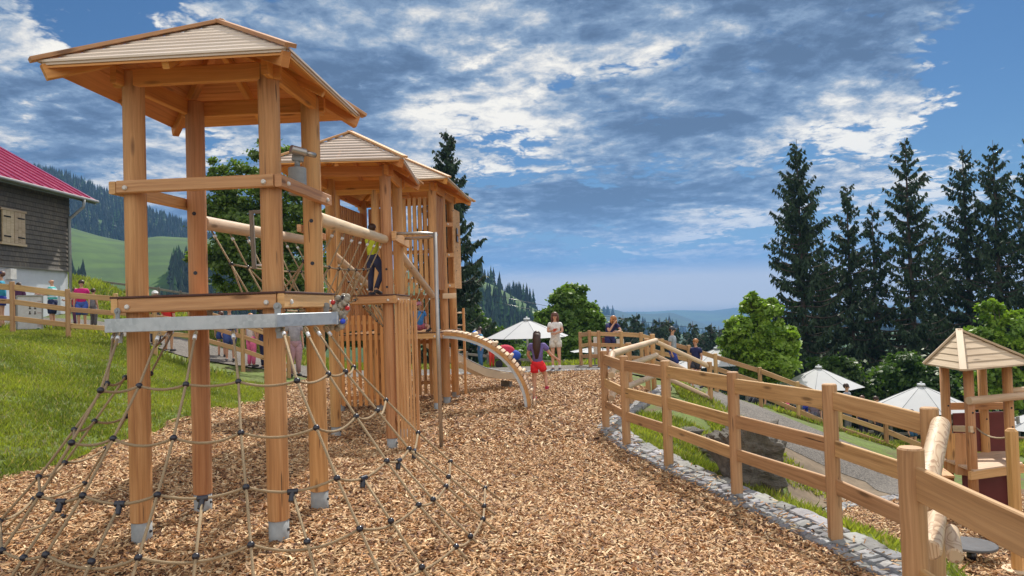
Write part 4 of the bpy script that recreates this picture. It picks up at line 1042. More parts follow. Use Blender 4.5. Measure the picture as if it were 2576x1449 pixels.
while y < 12.6:
    x = float(fo(y)); dx = float(fo(y + .1) - fo(y - .1)) / .2; d = Vector((dx, 1, 0)).normalized(); n = Vector((d.y, -d.x, 0))
    for off, ln, wd in ((-.30, .125, .07), (-.165, .13, .072), (-.01, .155, .22)):
        if off > -.1 and int(y * 12.5) % 3: continue
        w = wd * gk.uniform(.82, 1.08) * (1 if off < -.1 else 1.15); c = Vector((x, y, 0)) + n * (off + gk.normal(0, .012)) + d * gk.normal(0, .01)
        sk = .25 if off < -.1 else 0
        e = (n + d * (sk + gk.normal(0, .06))).normalized(); f = Vector((-e.y, e.x, 0))
        items.append(((c.x, c.y, hz(c.x, c.y) + .032 - (.008 if off < -.25 else 0) + gk.normal(0, .004)), (e.x, e.y), (f.x, f.y), ln * gk.uniform(.85, 1.1), w, .05))
    y += .083
tag(stones('stone_kerb', items), kind='structure')
# mortar bed under the cobbles
yy2 = np.arange(2.4, 12.9, .12); tt = np.linspace(0, 1, 7); Tt, Yq = np.meshgrid(tt, yy2, indexing='ij'); Xq = fo(Yq) - .40 + .50 * Tt
tag(grid('kerb_mortar', Xq, Yq, MORTAR, .022), kind='structure')
items = []
for t in np.linspace(0, 1, 150):     # far kerb between mulch and path
    x = -3.2 + 6.2 * t; c = (x, 22.3 + .05 * sin(x * 3), hz(x, 22.3) + .03)
    items.append((c, (1, .05 * cos(x)), (0, 1), .035, .2, .05)); items[-1] = (c, (1, .1), (-.1, 1), .055, .2 * gk.uniform(.8, 1.2), .05)
    items.append(((x + .02, 22.08 + gk.normal(0, .015), hz(x, 22.1) + .03), (1, .1), (-.1, 1), .06, .13, .045))
tag(stones('stone_kerb', items, seed=6), kind='structure')
items = []
LK_ = [(4.05, 7.5), (4.1, 9.3), (4.5, 11.0), (5.3, 12.2), (6.6, 13.0), (8.2, 13.6)]
for (a, b) in zip(LK_, LK_[1:]):
    a = Vector((*a, 0)); b = Vector((*b, 0)); d = (b - a).normalized(); n = Vector((-d.y, d.x, 0)); L_ = (b - a).length; k = 0
    while k < L_:
        for off in (0, .15):
            c = a + d * (k + gk.normal(0, .01)) + n * (off); items.append(((c.x, c.y, hz(c.x, c.y) + .035), (n.x, n.y), (d.x, d.y), .13, .075, .05))
        k += .09
tag(stones('stone_kerb', items, seed=7), kind='structure')
items = []
for t in np.linspace(0, 1, 46):      # kerb under the far gate
    for off in (0, .16):
        y = 12.7 + 4.6 * t; x = float(fo(y)) - .25 + off; items.append(((x, y, hz(x, y) + .03), (1, 0), (0, 1), .14, .09, .05))
tag(stones('stone_kerb', items, seed=9), kind='structure')

# ------------------------------------------------------------------ rock outcrop
from mathutils import noise as mn
def rock(label, c, sz, seed, grp='grey rocks in the slope'):
    import bmesh
    bm = bmesh.new(); bmesh.ops.create_icosphere(bm, subdivisions=5, radius=1)
    for v in bm.verts:
        p = v.co.copy(); q = Vector((max(-.72, min(.72, p.x)), max(-.7, min(.7, p.y)), max(-.8, min(.7, p.z)))) * 1.3
        n = mn.fractal(q * 1.3 + Vector((seed, 0, 0)), 1.0, 2.0, 6); r = mn.noise(q * 2.6 + Vector((0, seed, 3)))
        st = mn.noise(Vector((q.x * 1.2, q.y * 1.2, q.z * 6 + seed)))
        v.co = Vector((q.x * sz[0], q.y * sz[1], q.z * sz[2])) * (1 + .30 * n + .16 * abs(r) + .08 * st)
    me = bpy.data.meshes.new('rock'); bm.to_mesh(me); bm.free(); me.materials.append(ROCK)
    for p in me.polygons: p.use_smooth = False
    o = bpy.data.objects.new('rock', me); o.location = c; COL.objects.link(o); return tag(o, label, 'rock', grp)
a = gnd(1930, 1235); rock('large cracked grey boulder in the slope below the fence', (a.x - .06, a.y + .45, a.z + .18), (.31, .40, .42), 3.1)
a = gnd(1790, 1150); rock('long low rock ledge left of the large boulder', (a.x - .05, a.y + .3, a.z + .02), (.62, .40, .22), 7.7)
a = gnd(1720, 1090); rock('small dark rock under the grass high on the slope', (a.x, a.y + .2, a.z - .05), (.3, .25, .10), 5.2)

# ------------------------------------------------------------------ people
def skinmesh(name, verts, edges, mat, parent, root=0, sub=1, xf=None):
    import bmesh
    bm = bmesh.new(); ly = bm.verts.layers.skin.verify(); vs = []
    for i, (p, r) in enumerate(verts):
        v = bm.verts.new(p); vs.append(v)
        v[ly].radius = (r, r) if isinstance(r, (int, float)) else r; v[ly].use_root = (i == root)
    for a, b in edges: bm.edges.new((vs[a], vs[b]))
    me = bpy.data.meshes.new('tmp'); bm.to_mesh(me); bm.free()
    o = bpy.data.objects.new('tmp', me); COL.objects.link(o)
    sk = o.modifiers.new('s', 'SKIN'); sk.use_smooth_shade = True; sk.branch_smoothing = .4
    sb = o.modifiers.new('b', 'SUBSURF'); sb.levels = sub; sb.render_levels = sub
    dg = bpy.context.evaluated_depsgraph_get(); e = bpy.data.meshes.new_from_object(o.evaluated_get(dg))
    bpy.data.objects.remove(o); bpy.data.meshes.remove(me)
    e.name = name; e.materials.clear(); e.materials.append(mat)
    for p in e.polygons: p.use_smooth = True
    ob = bpy.data.objects.new(name, e); COL.objects.link(ob); ob.parent = parent; WLOC[ob.name] = WLOC[parent.name]
    return ob
def person(label, foot, h, yaw, top, bottom, hair, shoes=(.05, .05, .06), arms='down', legs='stand', sleeve='short', long_legs=False, longhair=0, cap=None, group=None, J=None, socks=False, girth=1.0, fingers=False, bottom_mat=None, stripes=None, skin=None):
    """figure facing -Y before it is turned by yaw; scaled to height h"""
    skin = skin or SKIN
    o = thing('person', label, 'person', foot, group); o.rotation_euler = (0, 0, yaw); s = h / 1.72
    W0 = WLOC[o.name]; WLOC[o.name] = Vector((0, 0, 0))      # parts of a figure are built in its own space
    j = dict(pelvis=(0, .01, .95), spine=(0, 0, 1.13), chest=(0, .005, 1.31), nb=(0, .015, 1.44), neck=(0, .005, 1.51), h0=(0, -.015, 1.565), h1=(0, -.005, 1.63), h2=(0, .005, 1.675))
    for sg, q in ((-1, 'R'), (1, 'L')):
        j['sh' + q] = (.165 * sg, .01, 1.40); j['el' + q] = (.215 * sg, .03, 1.13); j['wr' + q] = (.225 * sg, -.03, .90)
        j['hip' + q] = (.085 * sg, .01, .90); j['kn' + q] = (.095 * sg, -.01, .50); j['an' + q] = (.10 * sg, .02, .09); j['to' + q] = (.115 * sg, -.12, .035)
    if arms == 'fold':
        j.update(elR=(-.22, -.05, 1.17), wrR=(-.04, -.21, 1.22), elL=(.22, -.05, 1.17), wrL=(.02, -.20, 1.13))
    elif arms == 'hip': j.update(elR=(-.27, .05, 1.15), wrR=(-.12, -.08, 1.02), elL=(.27, .05, 1.15), wrL=(.12, -.08, 1.02))
    elif arms == 'fwd': j.update(elR=(-.21, -.14, 1.17), wrR=(-.16, -.36, 1.20), elL=(.21, -.14, 1.17), wrL=(.16, -.36, 1.20))
    if legs == 'walk': j.update(knR=(-.09, -.16, .52), anR=(-.09, -.10, .12), toR=(-.09, -.24, .05), knL=(.09, .04, .50), anL=(.09, .22, .13), toL=(.09, .09, .05))
    if legs == 'sit':
        for q in list(j):
            x, y_, z = j[q]
            if q[:2] not in ('kn', 'an', 'to'): j[q] = (x, y_, z - .75)
        j.update(hipR=(-.09, -.02, .16), hipL=(.09, -.02, .16), knR=(-.14, -.36, .42), knL=(.14, -.36, .42), anR=(-.12, -.52, .09), anL=(.12, -.52, .09), toR=(-.12, -.66, .04), toL=(.12, -.66, .04))
    if J: j.update(J)
    P = lambda k: Vector(j[k]) * s
    V = []; E = []; ix = {}
    def add(k, r, par=None, pos=None):
        V.append((tuple(pos if pos is not None else P(k)), r * s)); ix[k] = len(V) - 1
        if par: E.append((ix[par], ix[k]))
    g_ = girth
    add('pelvis', .105 * g_); add('spine', .095 * g_, 'pelvis'); add('chest', .108 * g_, 'spine'); add('nb', .062, 'chest'); add('neck', .046, 'nb'); add('h0', .066, 'neck'); add('h1', .086, 'h0'); add('h2', .066, 'h1')
    hd = P('h1'); fwd = Vector((0, -1, 0))
    if J and 'face' in J: fwd = Vector(J['face']).normalized()
    sidev = fwd.cross(Vector((0, 0, 1))).normalized()
    for q in 'RL':
        add('sh' + q, .056, 'chest'); add('el' + q, .042, 'sh' + q); add('wr' + q, .029, 'el' + q)
        d = (P('wr' + q) - P('el' + q)).normalized(); pm = P('wr' + q) + d * .055 * s; add('pm' + q, .027, 'wr' + q, pm)
        a = d.cross(Vector((1, 0, .2))).normalized() if abs(d.x) < .8 else d.cross(Vector((0, 1, 0))).normalized()
        c = d.cross(a).normalized(); sg = -1 if q == 'R' else 1
        for i, (fo_, ln) in enumerate(((-.026, .062), (-.009, .075), (.009, .07), (.025, .055))):
            p1 = pm + a * fo_ * s + d * .035 * s; p2 = p1 + (d + c * .25 * sg).normalized() * ln * .55 * s; p3 = p2 + (d + c * .7 * sg).normalized() * ln * .5 * s
            add('f%d%s' % (i, q), .0095, 'pm' + q, p1); add('g%d%s' % (i, q), .0085, 'f%d%s' % (i, q), p2); add('k%d%s' % (i, q), .007, 'g%d%s' % (i, q), p3)
        p1 = P('wr' + q) + d * .03 * s - a * .038 * s; add('t' + q, .011, 'wr' + q, p1); add('u' + q, .009, 't' + q, p1 + (d - a * .5).normalized() * .045 * s)
        add('hip' + q, .088 * g_, 'pelvis'); add('kn' + q, .056, 'hip' + q); add('an' + q, .038, 'kn' + q); add('to' + q, .028, 'an' + q)
    body = skinmesh('body', V, E, skin, o)
    def loc(name, mat, fn, *a, **k):
        m = MB(); getattr(m, fn)(*a, **k); ob = m.build(name, mat, body, True); return ob
    # face
    m = MB()
    for q in (-1, 1): m.ball(hd + fwd * .083 * s + sidev * (.031 * q * s) + Vector((0, 0, .004 * s)), .0095 * s, 8, 6)
    m.build('eyes', DARKH, body, True)
    m = MB(); m.ball(hd + fwd * .088 * s - Vector((0, 0, .022 * s)), .016 * s, 8, 6, (.7, 1, 1.3)); m.build('nose', skin, body, True)
    m = MB(); m.ball(hd + fwd * .080 * s - Vector((0, 0, .052 * s)), .02 * s, 8, 6, (1, .5, .3)); m.build('mouth', cloth((.50, .12, .10)), body, True)
    for q in (-1, 1):
        m = MB(); m.ball(hd + sidev * .088 * q * s - Vector((0, 0, .01 * s)), .022 * s, 8, 6, (.45, .7, 1.2)); m.build('ear', skin, body, True)
    if hair:
        m = MB(); m.ball(hd - fwd * .022 * s + Vector((0, 0, .028 * s)), .101 * s, 14, 10, (1, 1, .95))
        if longhair:
            pts = [hd - fwd * .035 * s + Vector((0, 0, .04 * s)), hd - fwd * .065 * s - Vector((0, 0, .09 * s)), hd - fwd * .10 * s - Vector((0, 0, longhair * .5 * s)), hd - fwd * .09 * s - Vector((0, 0, longhair * s))]
            m.tube(pts, 0, 14, rr=[.095 * s, .105 * s, .10 * s, .05 * s])
            if longhair < .4:
                for q in (-1, 1): m.tube([hd + sidev * .07 * q * s + Vector((0, 0, .05 * s)), hd + sidev * .092 * q * s - Vector((0, 0, .06 * s)), hd + sidev * .085 * q * s + fwd * .02 * s - Vector((0, 0, longhair * s))], 0, 8, rr=[.035 * s, .035 * s, .02 * s])
        m.build('hair', hair, o, True)
    if cap:
        m = MB(); m.ball(hd + Vector((0, 0, .04 * s)) - fwd * .01 * s, .103 * s, 14, 8, (1, 1, .78)); m.slab([hd + fwd * .07 * s + sidev * .07 * s + Vector((0, 0, .055 * s)), hd + fwd * .18 * s + sidev * .045 * s + Vector((0, 0, .035 * s)), hd + fwd * .18 * s - sidev * .045 * s + Vector((0, 0, .035 * s)), hd + fwd * .07 * s - sidev * .07 * s + Vector((0, 0, .055 * s))], .008)
        m.build('cap', cloth(cap), o, True)
    # shirt
    def L_(a, b, t): return P(a).lerp(P(b), t)
    V = [(tuple(L_('pelvis', 'spine', -.30)), .155 * s * g_), (tuple(L_('pelvis', 'spine', .5)), .150 * s * g_), (tuple(P('chest')), .168 * s * g_), (tuple(L_('nb', 'neck', .2)), .07 * s)]
    E = [(0, 1), (1, 2), (2, 3)]
    for q in 'RL':
        n0 = len(V); V += [(tuple(P('sh' + q)), .084 * s), (tuple(L_('sh' + q, 'el' + q, .62)), .078 * s)]; E += [(2, n0), (n0, n0 + 1)]
        if sleeve == 'long': V += [(tuple(P('el' + q)), .062 * s), (tuple(L_('el' + q, 'wr' + q, .95)), .048 * s)]; E += [(n0 + 1, n0 + 2), (n0 + 2, n0 + 3)]
    tm = cloth(top) if not stripes else stripes
    skinmesh('shirt', V, E, tm, o)
    # trousers / shorts : seat and two legs
    m = MB(); up_ = (P('spine') - P('pelvis')).normalized() if legs != 'sit' else Vector((0, 0, 1))
    c0 = P('pelvis'); hw = .135 * s * g_
    m.ball(c0 - up_ * .035 * s, hw, 16, 10, (1.22, .92, 1.0))
    for q in 'RL':
        t_end = 1.0 if long_legs else (.95 if long_legs is None else .50)
        pts = [L_('hip' + q, 'kn' + q, .0), L_('hip' + q, 'kn' + q, t_end * .5), L_('hip' + q, 'kn' + q, t_end)]; rr = [.100 * s * g_, .102 * s * g_, (.098 if t_end < .9 else .074) * s * g_]
        if long_legs: pts += [L_('kn' + q, 'an' + q, .5), L_('kn' + q, 'an' + q, .93)]; rr += [.066 * s, .058 * s]
        m.tube(pts, 0, 14, rr=rr)
    m.build('trousers' if long_legs else 'shorts', cloth(bottom), o, True)
    for q in 'RL':
        a = P('an' + q); t = P('to' + q); d = (t - a); d.z = 0; d.normalize(); m = MB()
        m.tube([a - d * .045 * s + Vector((0, 0, -.045 * s)), a + d * .02 * s - Vector((0, 0, .04 * s)), t + Vector((0, 0, .012 * s)), t + d * .055 * s + Vector((0, 0, -.0 * s))], 0, 10, rr=[.038 * s, .048 * s, .043 * s, .022 * s])
        m.build('shoe', cloth(shoes), o, True)
        if socks: m = MB(); m.tube([a - Vector((0, 0, .02 * s)), L_('an' + q, 'kn' + q, .22)], .041 * s, 10); m.build('sock', FERR, o, True)
    WLOC[o.name] = W0
    return o
def pmat(name, c1, c2, freq=9):
    k = NT(name); sp = k.new('ShaderNodeSeparateXYZ'); k.L.new(k.obj(), sp.inputs[0]); w = k.new('ShaderNodeMath', operation='FRACT'); k.L.new(k.math('MULTIPLY', sp.outputs[2], freq), w.inputs[0])
    k.col(k.mix(k.mr(w.outputs[0], .45, .5, 0, 1), c1, c2)); k.rough(.85); return k.m
def ftat(px, Y):
    a = at(px, 800, Y); return (a.x, a.y, hz(a.x, a.y))
def hpx(a, b, Y): return (b - a) * Y / FPX
g0 = gnd(1400, 934); 
W = person('young woman with long brown hair in white tee and pale shorts holding something red', tuple(g0), hpx(788, 934, g0.y), radians(-3), (.72, .70, .68), (.62, .60, .55), HAIRB, arms='fold', longhair=.22, socks=True, shoes=(.02, .02, .04), sleeve='short')
m = MB(); c = Vector((-.02, -.27, 1.22)) * (hpx(788, 934, g0.y) / 1.72)
for i in range(9): m.ball(c + Vector((.03 * cos(i * 2.1), .015 * sin(i * 1.7), .03 * sin(i * 2.6))), .024, 8, 6)
fl = m.build('red_toy', cloth((.60, .08, .03)), W, True)
p_ = arcp(.78, .0, .9); gz = gnd(1356, 1008)
GJ = dict(knR=(-.16, -.14, .62), anR=(-.20, -.02, .36), toR=(-.20, -.14, .30), knL=(.10, 0, .50), anL=(.13, .04, .09), elR=(-.32, -.06, 1.14), wrR=(-.46, -.22, 1.02), elL=(.26, -.05, 1.15), wrL=(.22, -.22, 1.02))
person('girl with very long dark hair, purple tee and bright red shorts climbing onto the arch', tuple(gz), hpx(836, 1008, gz.y), radians(168), (.16, .12, .33), (.75, .02, .03), HAIRD, J=GJ, longhair=.58, shoes=(.45, .03, .08), socks=False)
LJ = dict(chest=(0, -.12, 1.27), nb=(0, -.20, 1.36), neck=(0, -.24, 1.42), h0=(0, -.29, 1.45), h1=(0, -.31, 1.51), h2=(0, -.31, 1.56), shR=(-.165, -.16, 1.34), shL=(.165, -.16, 1.34), elR=(-.22, -.40, 1.12), wrR=(-.06, -.43, 1.36), elL=(.22, -.38, 1.12), wrL=(.02, -.42, 1.10))
person('woman with reddish hair in dark blue top leaning on the far fence', ftat(1533, 23.9), 1.70, radians(18), (.03, .03, .13), (.03, .03, .13), HAIRR, J=LJ, longhair=.14)
person('boy in dark cap and grey tee walking on the gravel path behind the log rails', ftat(1690, 20.6), 1.46, radians(60), (.34, .38, .42), (.03, .05, .25), HAIRD, cap=(.05, .06, .08), legs='walk', long_legs=None)
person('small boy with red hair in navy tee coming up the gravel path', ftat(1747, 18.8), 1.26, radians(-50), (.015, .02, .09), (.05, .05, .07), HAIRR, legs='walk')
person('hiker with light blue shirt and trousers at the grey pole fence', ftat(1206, 25.6), 1.02 * hpx(845, 932, 25.6) / .75 * .86, radians(-70), (.16, .40, .62), (.06, .16, .34), HAIRD, long_legs=True)
a = ftat(1197, 25.5); BP = thing('backpack', 'bright blue backpack on the back of the hiker at the grey fence', 'backpack', (a[0], a[1], a[2] + .85))
m = MB(); m.ball((a[0] - .05, a[1], a[2] + 1.05), .17, 14, 10, (.8, .9, 1.5)); m.build('sack', cloth((.03, .22, .75)), BP); m = MB(); m.ball((a[0] - .17, a[1], a[2] + .95), .09, 10, 8, (.6, 1, 1.3)); m.build('pocket', cloth((.03, .18, .6)), BP)
person('small child in bright yellow top and red trousers by the grey pole fence', ftat(1234, 25.5), .98, radians(30), (.85, .42, .02), (.65, .05, .03), HAIRB, long_legs=True)
a = ftat(1268, 25.4); ST = thing('stroller', 'red and blue child stroller parked by the grey pole fence', 'stroller', a)
m = MB(); m.ball((a[0], a[1], a[2] + .55), .26, 14, 10, (1.3, .8, .9)); m.build('hood', cloth((.55, .03, .07)), ST); m = MB(); m.ball((a[0] + .30, a[1], a[2] + .40), .24, 14, 10, (1, .8, .8)); m.build('seat', cloth((.03, .09, .45)), ST)
for dx in (-.22, .42): P1('wheel', DARKH, ST, 'cyl', (a[0] + dx, a[1] - .2, a[2] + .13), (a[0] + dx, a[1] - .16, a[2] + .13), .13)
P1('handle', TUBE, ST, 'cyl', (a[0] - .2, a[1] - .1, a[2] + .7), (a[0] - .42, a[1] - .1, a[2] + .95), .015)
# children on the towers
TJ = dict(elR=(-.27, -.12, 1.2), wrR=(-.36, -.30, 1.36), elL=(.27, -.10, 1.2), wrL=(.36, -.28, 1.3), knR=(-.15, -.12, .55), anR=(-.16, .12, .14))
person('boy in lime yellow tee and dark trousers standing on the middle tower deck', (-1.98, 10.62, 1.94), 1.02, radians(150), (.52, .58, .03), (.03, .035, .08), HAIRD, J=TJ, long_legs=True)
c_ = at(1056, 838, 14.95)
person('small child in pink cap and blue top sitting on the deck of the farthest tower', (c_.x, c_.y, 1.27), 1.05, radians(20), (.05, .22, .55), (.42, .12, .18), HAIRB, legs='sit', cap=(.70, .30, .42), J=dict(anR=(-.2, -.25, .06), toR=(-.25, -.35, .05), knR=(-.28, -.20, .2), anL=(.2, -.25, .06), toL=(.25, -.35, .05), knL=(.28, -.2, .2)))
# people waiting behind the left fence
PL = [
 (4, 20.2, 684, 'man in dark cap and blue teal polo holding papers at the left picture edge', -70, (.03, .28, .42), (.02, .04, .30), HAIRB, dict(cap=(.03, .04, .10), arms='fwd')),
 (48, 21.6, 712, 'woman with dark hair and purple jacket behind the white notice board', 10, (.10, .03, .09), (.05, .04, .06), HAIRD, dict(sleeve='long', long_legs=True, longhair=.2)),
 (132, 20.0, 701, 'bald man with sunglasses in white and teal striped polo', -80, (.5, .7, .75), (.02, .03, .09), None, dict(long_legs=None, girth=1.18, arms='fwd', stripes=pmat('polo_stripes', (.60, .72, .80), (.05, .42, .40), 10.5))),
 (188, 21.3, 726, 'child with brown hair in salmon top beside the man in magenta', -60, (.70, .10, .12), (.14, .05, .10), HAIRB, dict(arms='fwd', long_legs=True)),
 (206, 20.3, 706, 'man with short dark hair in magenta tee and blue shorts', 25, (.55, .01, .17), (.05, .11, .42), HAIRD, dict(long_legs=None, girth=1.15)),
 (236, 20.9, 727, 'woman with dark hair in grey tee and grey trousers', 160, (.28, .29, .31), (.14, .13, .14), HAIRD, dict(long_legs=True)),
 (391, 21.4, 733, 'person with white cap partly hidden behind the nearest tower post', 40, (.10, .10, .12), (.06, .06, .1), HAIRW, dict(cap=(.7, .7, .7), long_legs=True)),
 (424, 21.2, 752, 'person in bright red tee seen below the tower platform', 170, (.62, .02, .02), (.40, .36, .05), HAIRB, dict(girth=1.1)),
 (577, 22.6, 770, 'man in dark tee with blue shorts beyond the bank seen between tower posts', 20, (.03, .03, .035), (.05, .09, .30), HAIRD, dict(long_legs=None, girth=1.2)),
 (556, 22.9, 785, 'boy in white tee and blue shorts beyond the bank', 200, (.62, .63, .66), (.04, .08, .28), HAIRB, {}),
 (631, 22.5, 790, 'small girl in white and pink top with pink leggings', 150, (.70, .62, .66), (.75, .16, .36), HAIRR, dict(long_legs=True)),
 (668, 22.8, 775, 'person in dark navy clothes partly behind the right front post', 0, (.02, .03, .10), (.02, .03, .10), HAIRD, dict(long_legs=True)),
 (739, 22.4, 770, 'woman in grey tee and mauve leggings near the end of the fence', 30, (.32, .31, .34), (.42, .26, .30), HAIRB, dict(long_legs=True, girth=1.2)),
]
for px, Y, ty, lab, yw, top, bot, hr, kw in PL:
    f = ftat(px, Y); ztop = at(px, ty, Y).z; person(lab, f, max(.9, min(1.9, ztop - f[2])), radians(yw), top, bot, hr, group='people waiting beyond the bank fence', **kw)
# visitors on the lower lawn
PR = [(1908, 25.2, 'dark haired visitor in black sitting on the lower lawn near the path fence', -80, (.02, .02, .03), (.02, .02, .03), HAIRD, 'sit', 1.6),
 (1972, 24.6, 'child in bright pink top sitting on the lower lawn', 60, (.60, .03, .16), (.05, .04, .15), HAIRD, 'sit', 1.15),
 (2025, 24.2, 'visitor in blue top sitting on the lower lawn', 20, (.03, .06, .38), (.18, .16, .18), HAIRB, 'sit', 1.5),
 (2040, 23.9, 'visitor in grey purple top sitting close to the one in blue', -40, (.20, .15, .19), (.08, .08, .1), HAIRD, 'sit', 1.5),
 (1745, 24.6, 'child with dark hair in magenta trousers beyond the gravel path', -30, (.30, .05, .16), (.35, .04, .14), HAIRD, 'sit', 1.3),
 (2122, 22.3, 'woman with black hair in grey tee standing on the lawn behind the path fence', 40, (.27, .29, .33), (.16, .16, .18), HAIRD, 'stand', 1.5),
 (2160, 22.5, 'boy in pale blue tee and dark trousers leaning over on the lawn', -20, (.40, .48, .62), (.02, .02, .05), HAIRB, 'stand', 1.3),
 (2195, 22.3, 'man in white tee and black shorts on the lawn', 30, (.52, .55, .64), (.02, .02, .03), HAIRD, 'stand', 1.4),
 (2283, 21.0, 'child in yellow tee and blue shorts on the lawn left of the play house', 15, (.68, .55, .02), (.03, .10, .20), HAIRD, 'stand', 1.25)]
for px, Y, lab, yw, top, bot, hr, lg, h in PR:
    person(lab, ftat(px, Y), h, radians(yw), top, bot, hr, legs=lg, long_legs=(lg == 'stand' and h > 1.28) or lg == 'sit', group='visitors on the lower lawn')

# ------------------------------------------------------------------ parasols
def parasol(label, px, apy, rimpy, Y, w_px):
    A = at(px, apy, Y); Rm = at(px, rimpy, Y); r = w_px * Y / FPX / 2 * 1.04; zr = Rm.z + .03; za = A.z
    f = hz(A.x, A.y); U = thing('parasol', label, 'parasol', (A.x, A.y, f), 'pale grey parasols')
    n = 8; m = MB(); c = Vector((A.x, A.y, 0)); ro = R_(0, .7)
    for i in range(n):
        a0 = 2 * pi * i / n + ro; a1 = 2 * pi * (i + 1) / n + ro; K = 6
        def pt(a, t, sg=0): return c + Vector((cos(a) * r * t, sin(a) * r * t, za - .03 + (zr - za) * (t ** 1.06) - sg))
        for k in range(K):
            t0 = .05 + .95 * k / K; t1 = .05 + .95 * (k + 1) / K; am = (a0 + a1) / 2; q = cos(pi / n)
            for (x0, x1) in ((a0, am), (am, a1)):
                s0 = q if x0 == am else 1; s1 = q if x1 == am else 1
                g0_ = .05 * t0 if x0 == am else 0; g1_ = .05 * t0 if x1 == am else 0; h0 = .05 * t1 if x0 == am else 0; h1 = .05 * t1 if x1 == am else 0
                m.poly([pt(x0, t1 * s0, h0), pt(x1, t1 * s1, h1), pt(x1, t0 * s1, g1_), pt(x0, t0 * s0, g0_)])
    cn = m.build('canopy', FABRIC, U)
    for i in range(n):
        a0 = 2 * pi * i / n + ro; P1('rib_seam', BOOT, cn, 'tube', [c + Vector((cos(a0) * r * t, sin(a0) * r * t, za - .024 + (zr - za) * (t ** 1.06))) for t in (.05, .35, .7, 1)], .008, 5)
    m = MB(); m.cyl((A.x, A.y, za - .03), (A.x, A.y, za + .03), r * .085, r * .07, n=16); m.cyl((A.x, A.y, za + .03), (A.x, A.y, za + .09), .03, n=10); m.build('top_cap', FERR, U)
    P1('pole', CAPW, U, 'cyl', (A.x, A.y, f + .08), (A.x, A.y, za - .03), .038)
    m = MB(); m.cyl((A.x, A.y, f), (A.x, A.y, f + .09), .35, .33, n=20); m.build('base', BOOT, U)
parasol('pale parasol behind the woman in white and the girl in red shorts', 1325, 802, 848, 28, 206)
parasol('pale parasol behind the boy with red hair on the path', 1803, 875, 914, 30, 190)
parasol('pale parasol in front of the group of tall spruces', 2059, 923, 972, 28.4, 200)
parasol('pale parasol directly left of the small play house roof', 2317, 967, 1026, 24.4, 234)
parasol('pale parasol cut by the right picture edge behind the small play house', 2650, 1020, 1075, 24, 240)
parasol('small looking parasol seen through the rails of the far path fence', 1490, 872, 882, 33, 110)
parasol('low parasol glimpsed left of the boy on the gravel path', 1722, 905, 922, 33, 120)
# panels behind the far fence
def panel(name, label, cat, px0, px1, y0, y1, Y, mat, th=.04):
    a = at(px0, y1, Y); b = at(px1, y1, Y); zt = at(px0, y0, Y).z; zb = a.z; T = thing(name, label, cat, ((a.x + b.x) / 2, Y, hz((a.x + b.x) / 2, Y)))
    m = MB(); m.beam(((a.x + b.x) / 2, Y, zb), ((a.x + b.x) / 2, Y, zt), abs(b.x - a.x), th, up=(0, 1, 0), c=.004); m.build('board', mat, T)
    for x in (a.x + .03, b.x - .03): P1('leg', BOOT, T, 'cyl', (x, Y + .03, hz(x, Y)), (x, Y + .03, zt), .018, n=8)
    return T, a, b, zb, zt
panel('white_panel', 'upright narrow white panel behind the far path fence', 'panel', 1494, 1509, 848, 893, 24.3, CAPW)
panel('brown_panel', 'red brown board behind the far fence under the leaning woman', 'panel', 1514, 1544, 849, 868, 24.0, plain('red_brown_board', (.26, .07, .04), .6))
panel('white_panel', 'white panel leaning behind the middle of the far path fence', 'panel', 1551, 1570, 853, 872, 24.2, CAPW)
T, a, b, zb, zt = panel('notice_board', 'white notice board with small pictograms standing behind the bank fence', 'notice board', 42, 107, 744, 842, 19.3, plain('board_white', (.62, .65, .72), .4))
ym = 19.3 - .024
def bp(px, py): q = at(px, py, ym); return q
m = MB()
for cx_, cy_ in ((75, 773), (88, 773), (75, 786), (88, 786)):
    q = bp(cx_, cy_ - 1); m.ball(q, .022, 8, 6, (1, .15, 1)); m.ball(q - Vector((0, 0, .045)), .035, 8, 6, (1, .1, .5))
m.build('pictograms', DARKH, T)
m = MB()
for y_ in (758, 770, 787, 817, 820): q = bp(115 - 12, y_); m.beam(bp(84 + 10, y_), bp(104, y_), .003, .010)
m.build('text_lines', cloth((.35, .12, .16)), T)
m = MB(); m.ball(bp(96, 829.5), .06, 10, 6, (1, .08, .8)); m.build('emblem', cloth((.06, .22, .12)), T)
for px_ in (42, 107): P1('frame', BOOT, T, 'beam', at(px_, 842, 19.27), at(px_, 744, 19.27), .03, .03)
P1('frame', BOOT, T, 'beam', at(42.8, 744, 19.27), at(106.2, 744, 19.27), .03, .028)

# ------------------------------------------------------------------ small play house (right, lower)
def tz(x, y): return hz(x, y)
FH = thing('small_play_house', 'small wooden play house with pyramid board roof on the lower bed at the right', 'play house', (6.9, 11.0, hz(6.9, 11.0)))
fc = at(2423, 934, 10.15); lc = at(2325, 916, 11.25); rc = at(2612, 922, 10.75); bc = lc + rc - fc; ap = at(2413, 842, 11.05)
for q in (fc, lc, rc, bc): q.z = .64
ap.z = 1.14
cc = [fc, rc, bc, lc]
for k in range(4):
    A0, B0 = cc[k], cc[(k + 1) % 4]; m = MB(); n = 6
    for i in range(n):
        s0 = max(.03, i / n - .01); s1 = (i + 1) / n - .012
        f = lambda q, s, dz: ap.lerp(q, s) + Vector((0, 0, dz))
        m.slab([f(A0, s1, .014), f(B0, s1, .014), f(B0, s0, 0), f(A0, s0, 0)], .022)
    m.build('roof_boards', WOODR, FH)
    P1('hip_board', WOODR, FH, 'beam', ap + Vector((0, 0, .025)), ap.lerp(A0, 1.03) + Vector((0, 0, .03)), .09, .03)
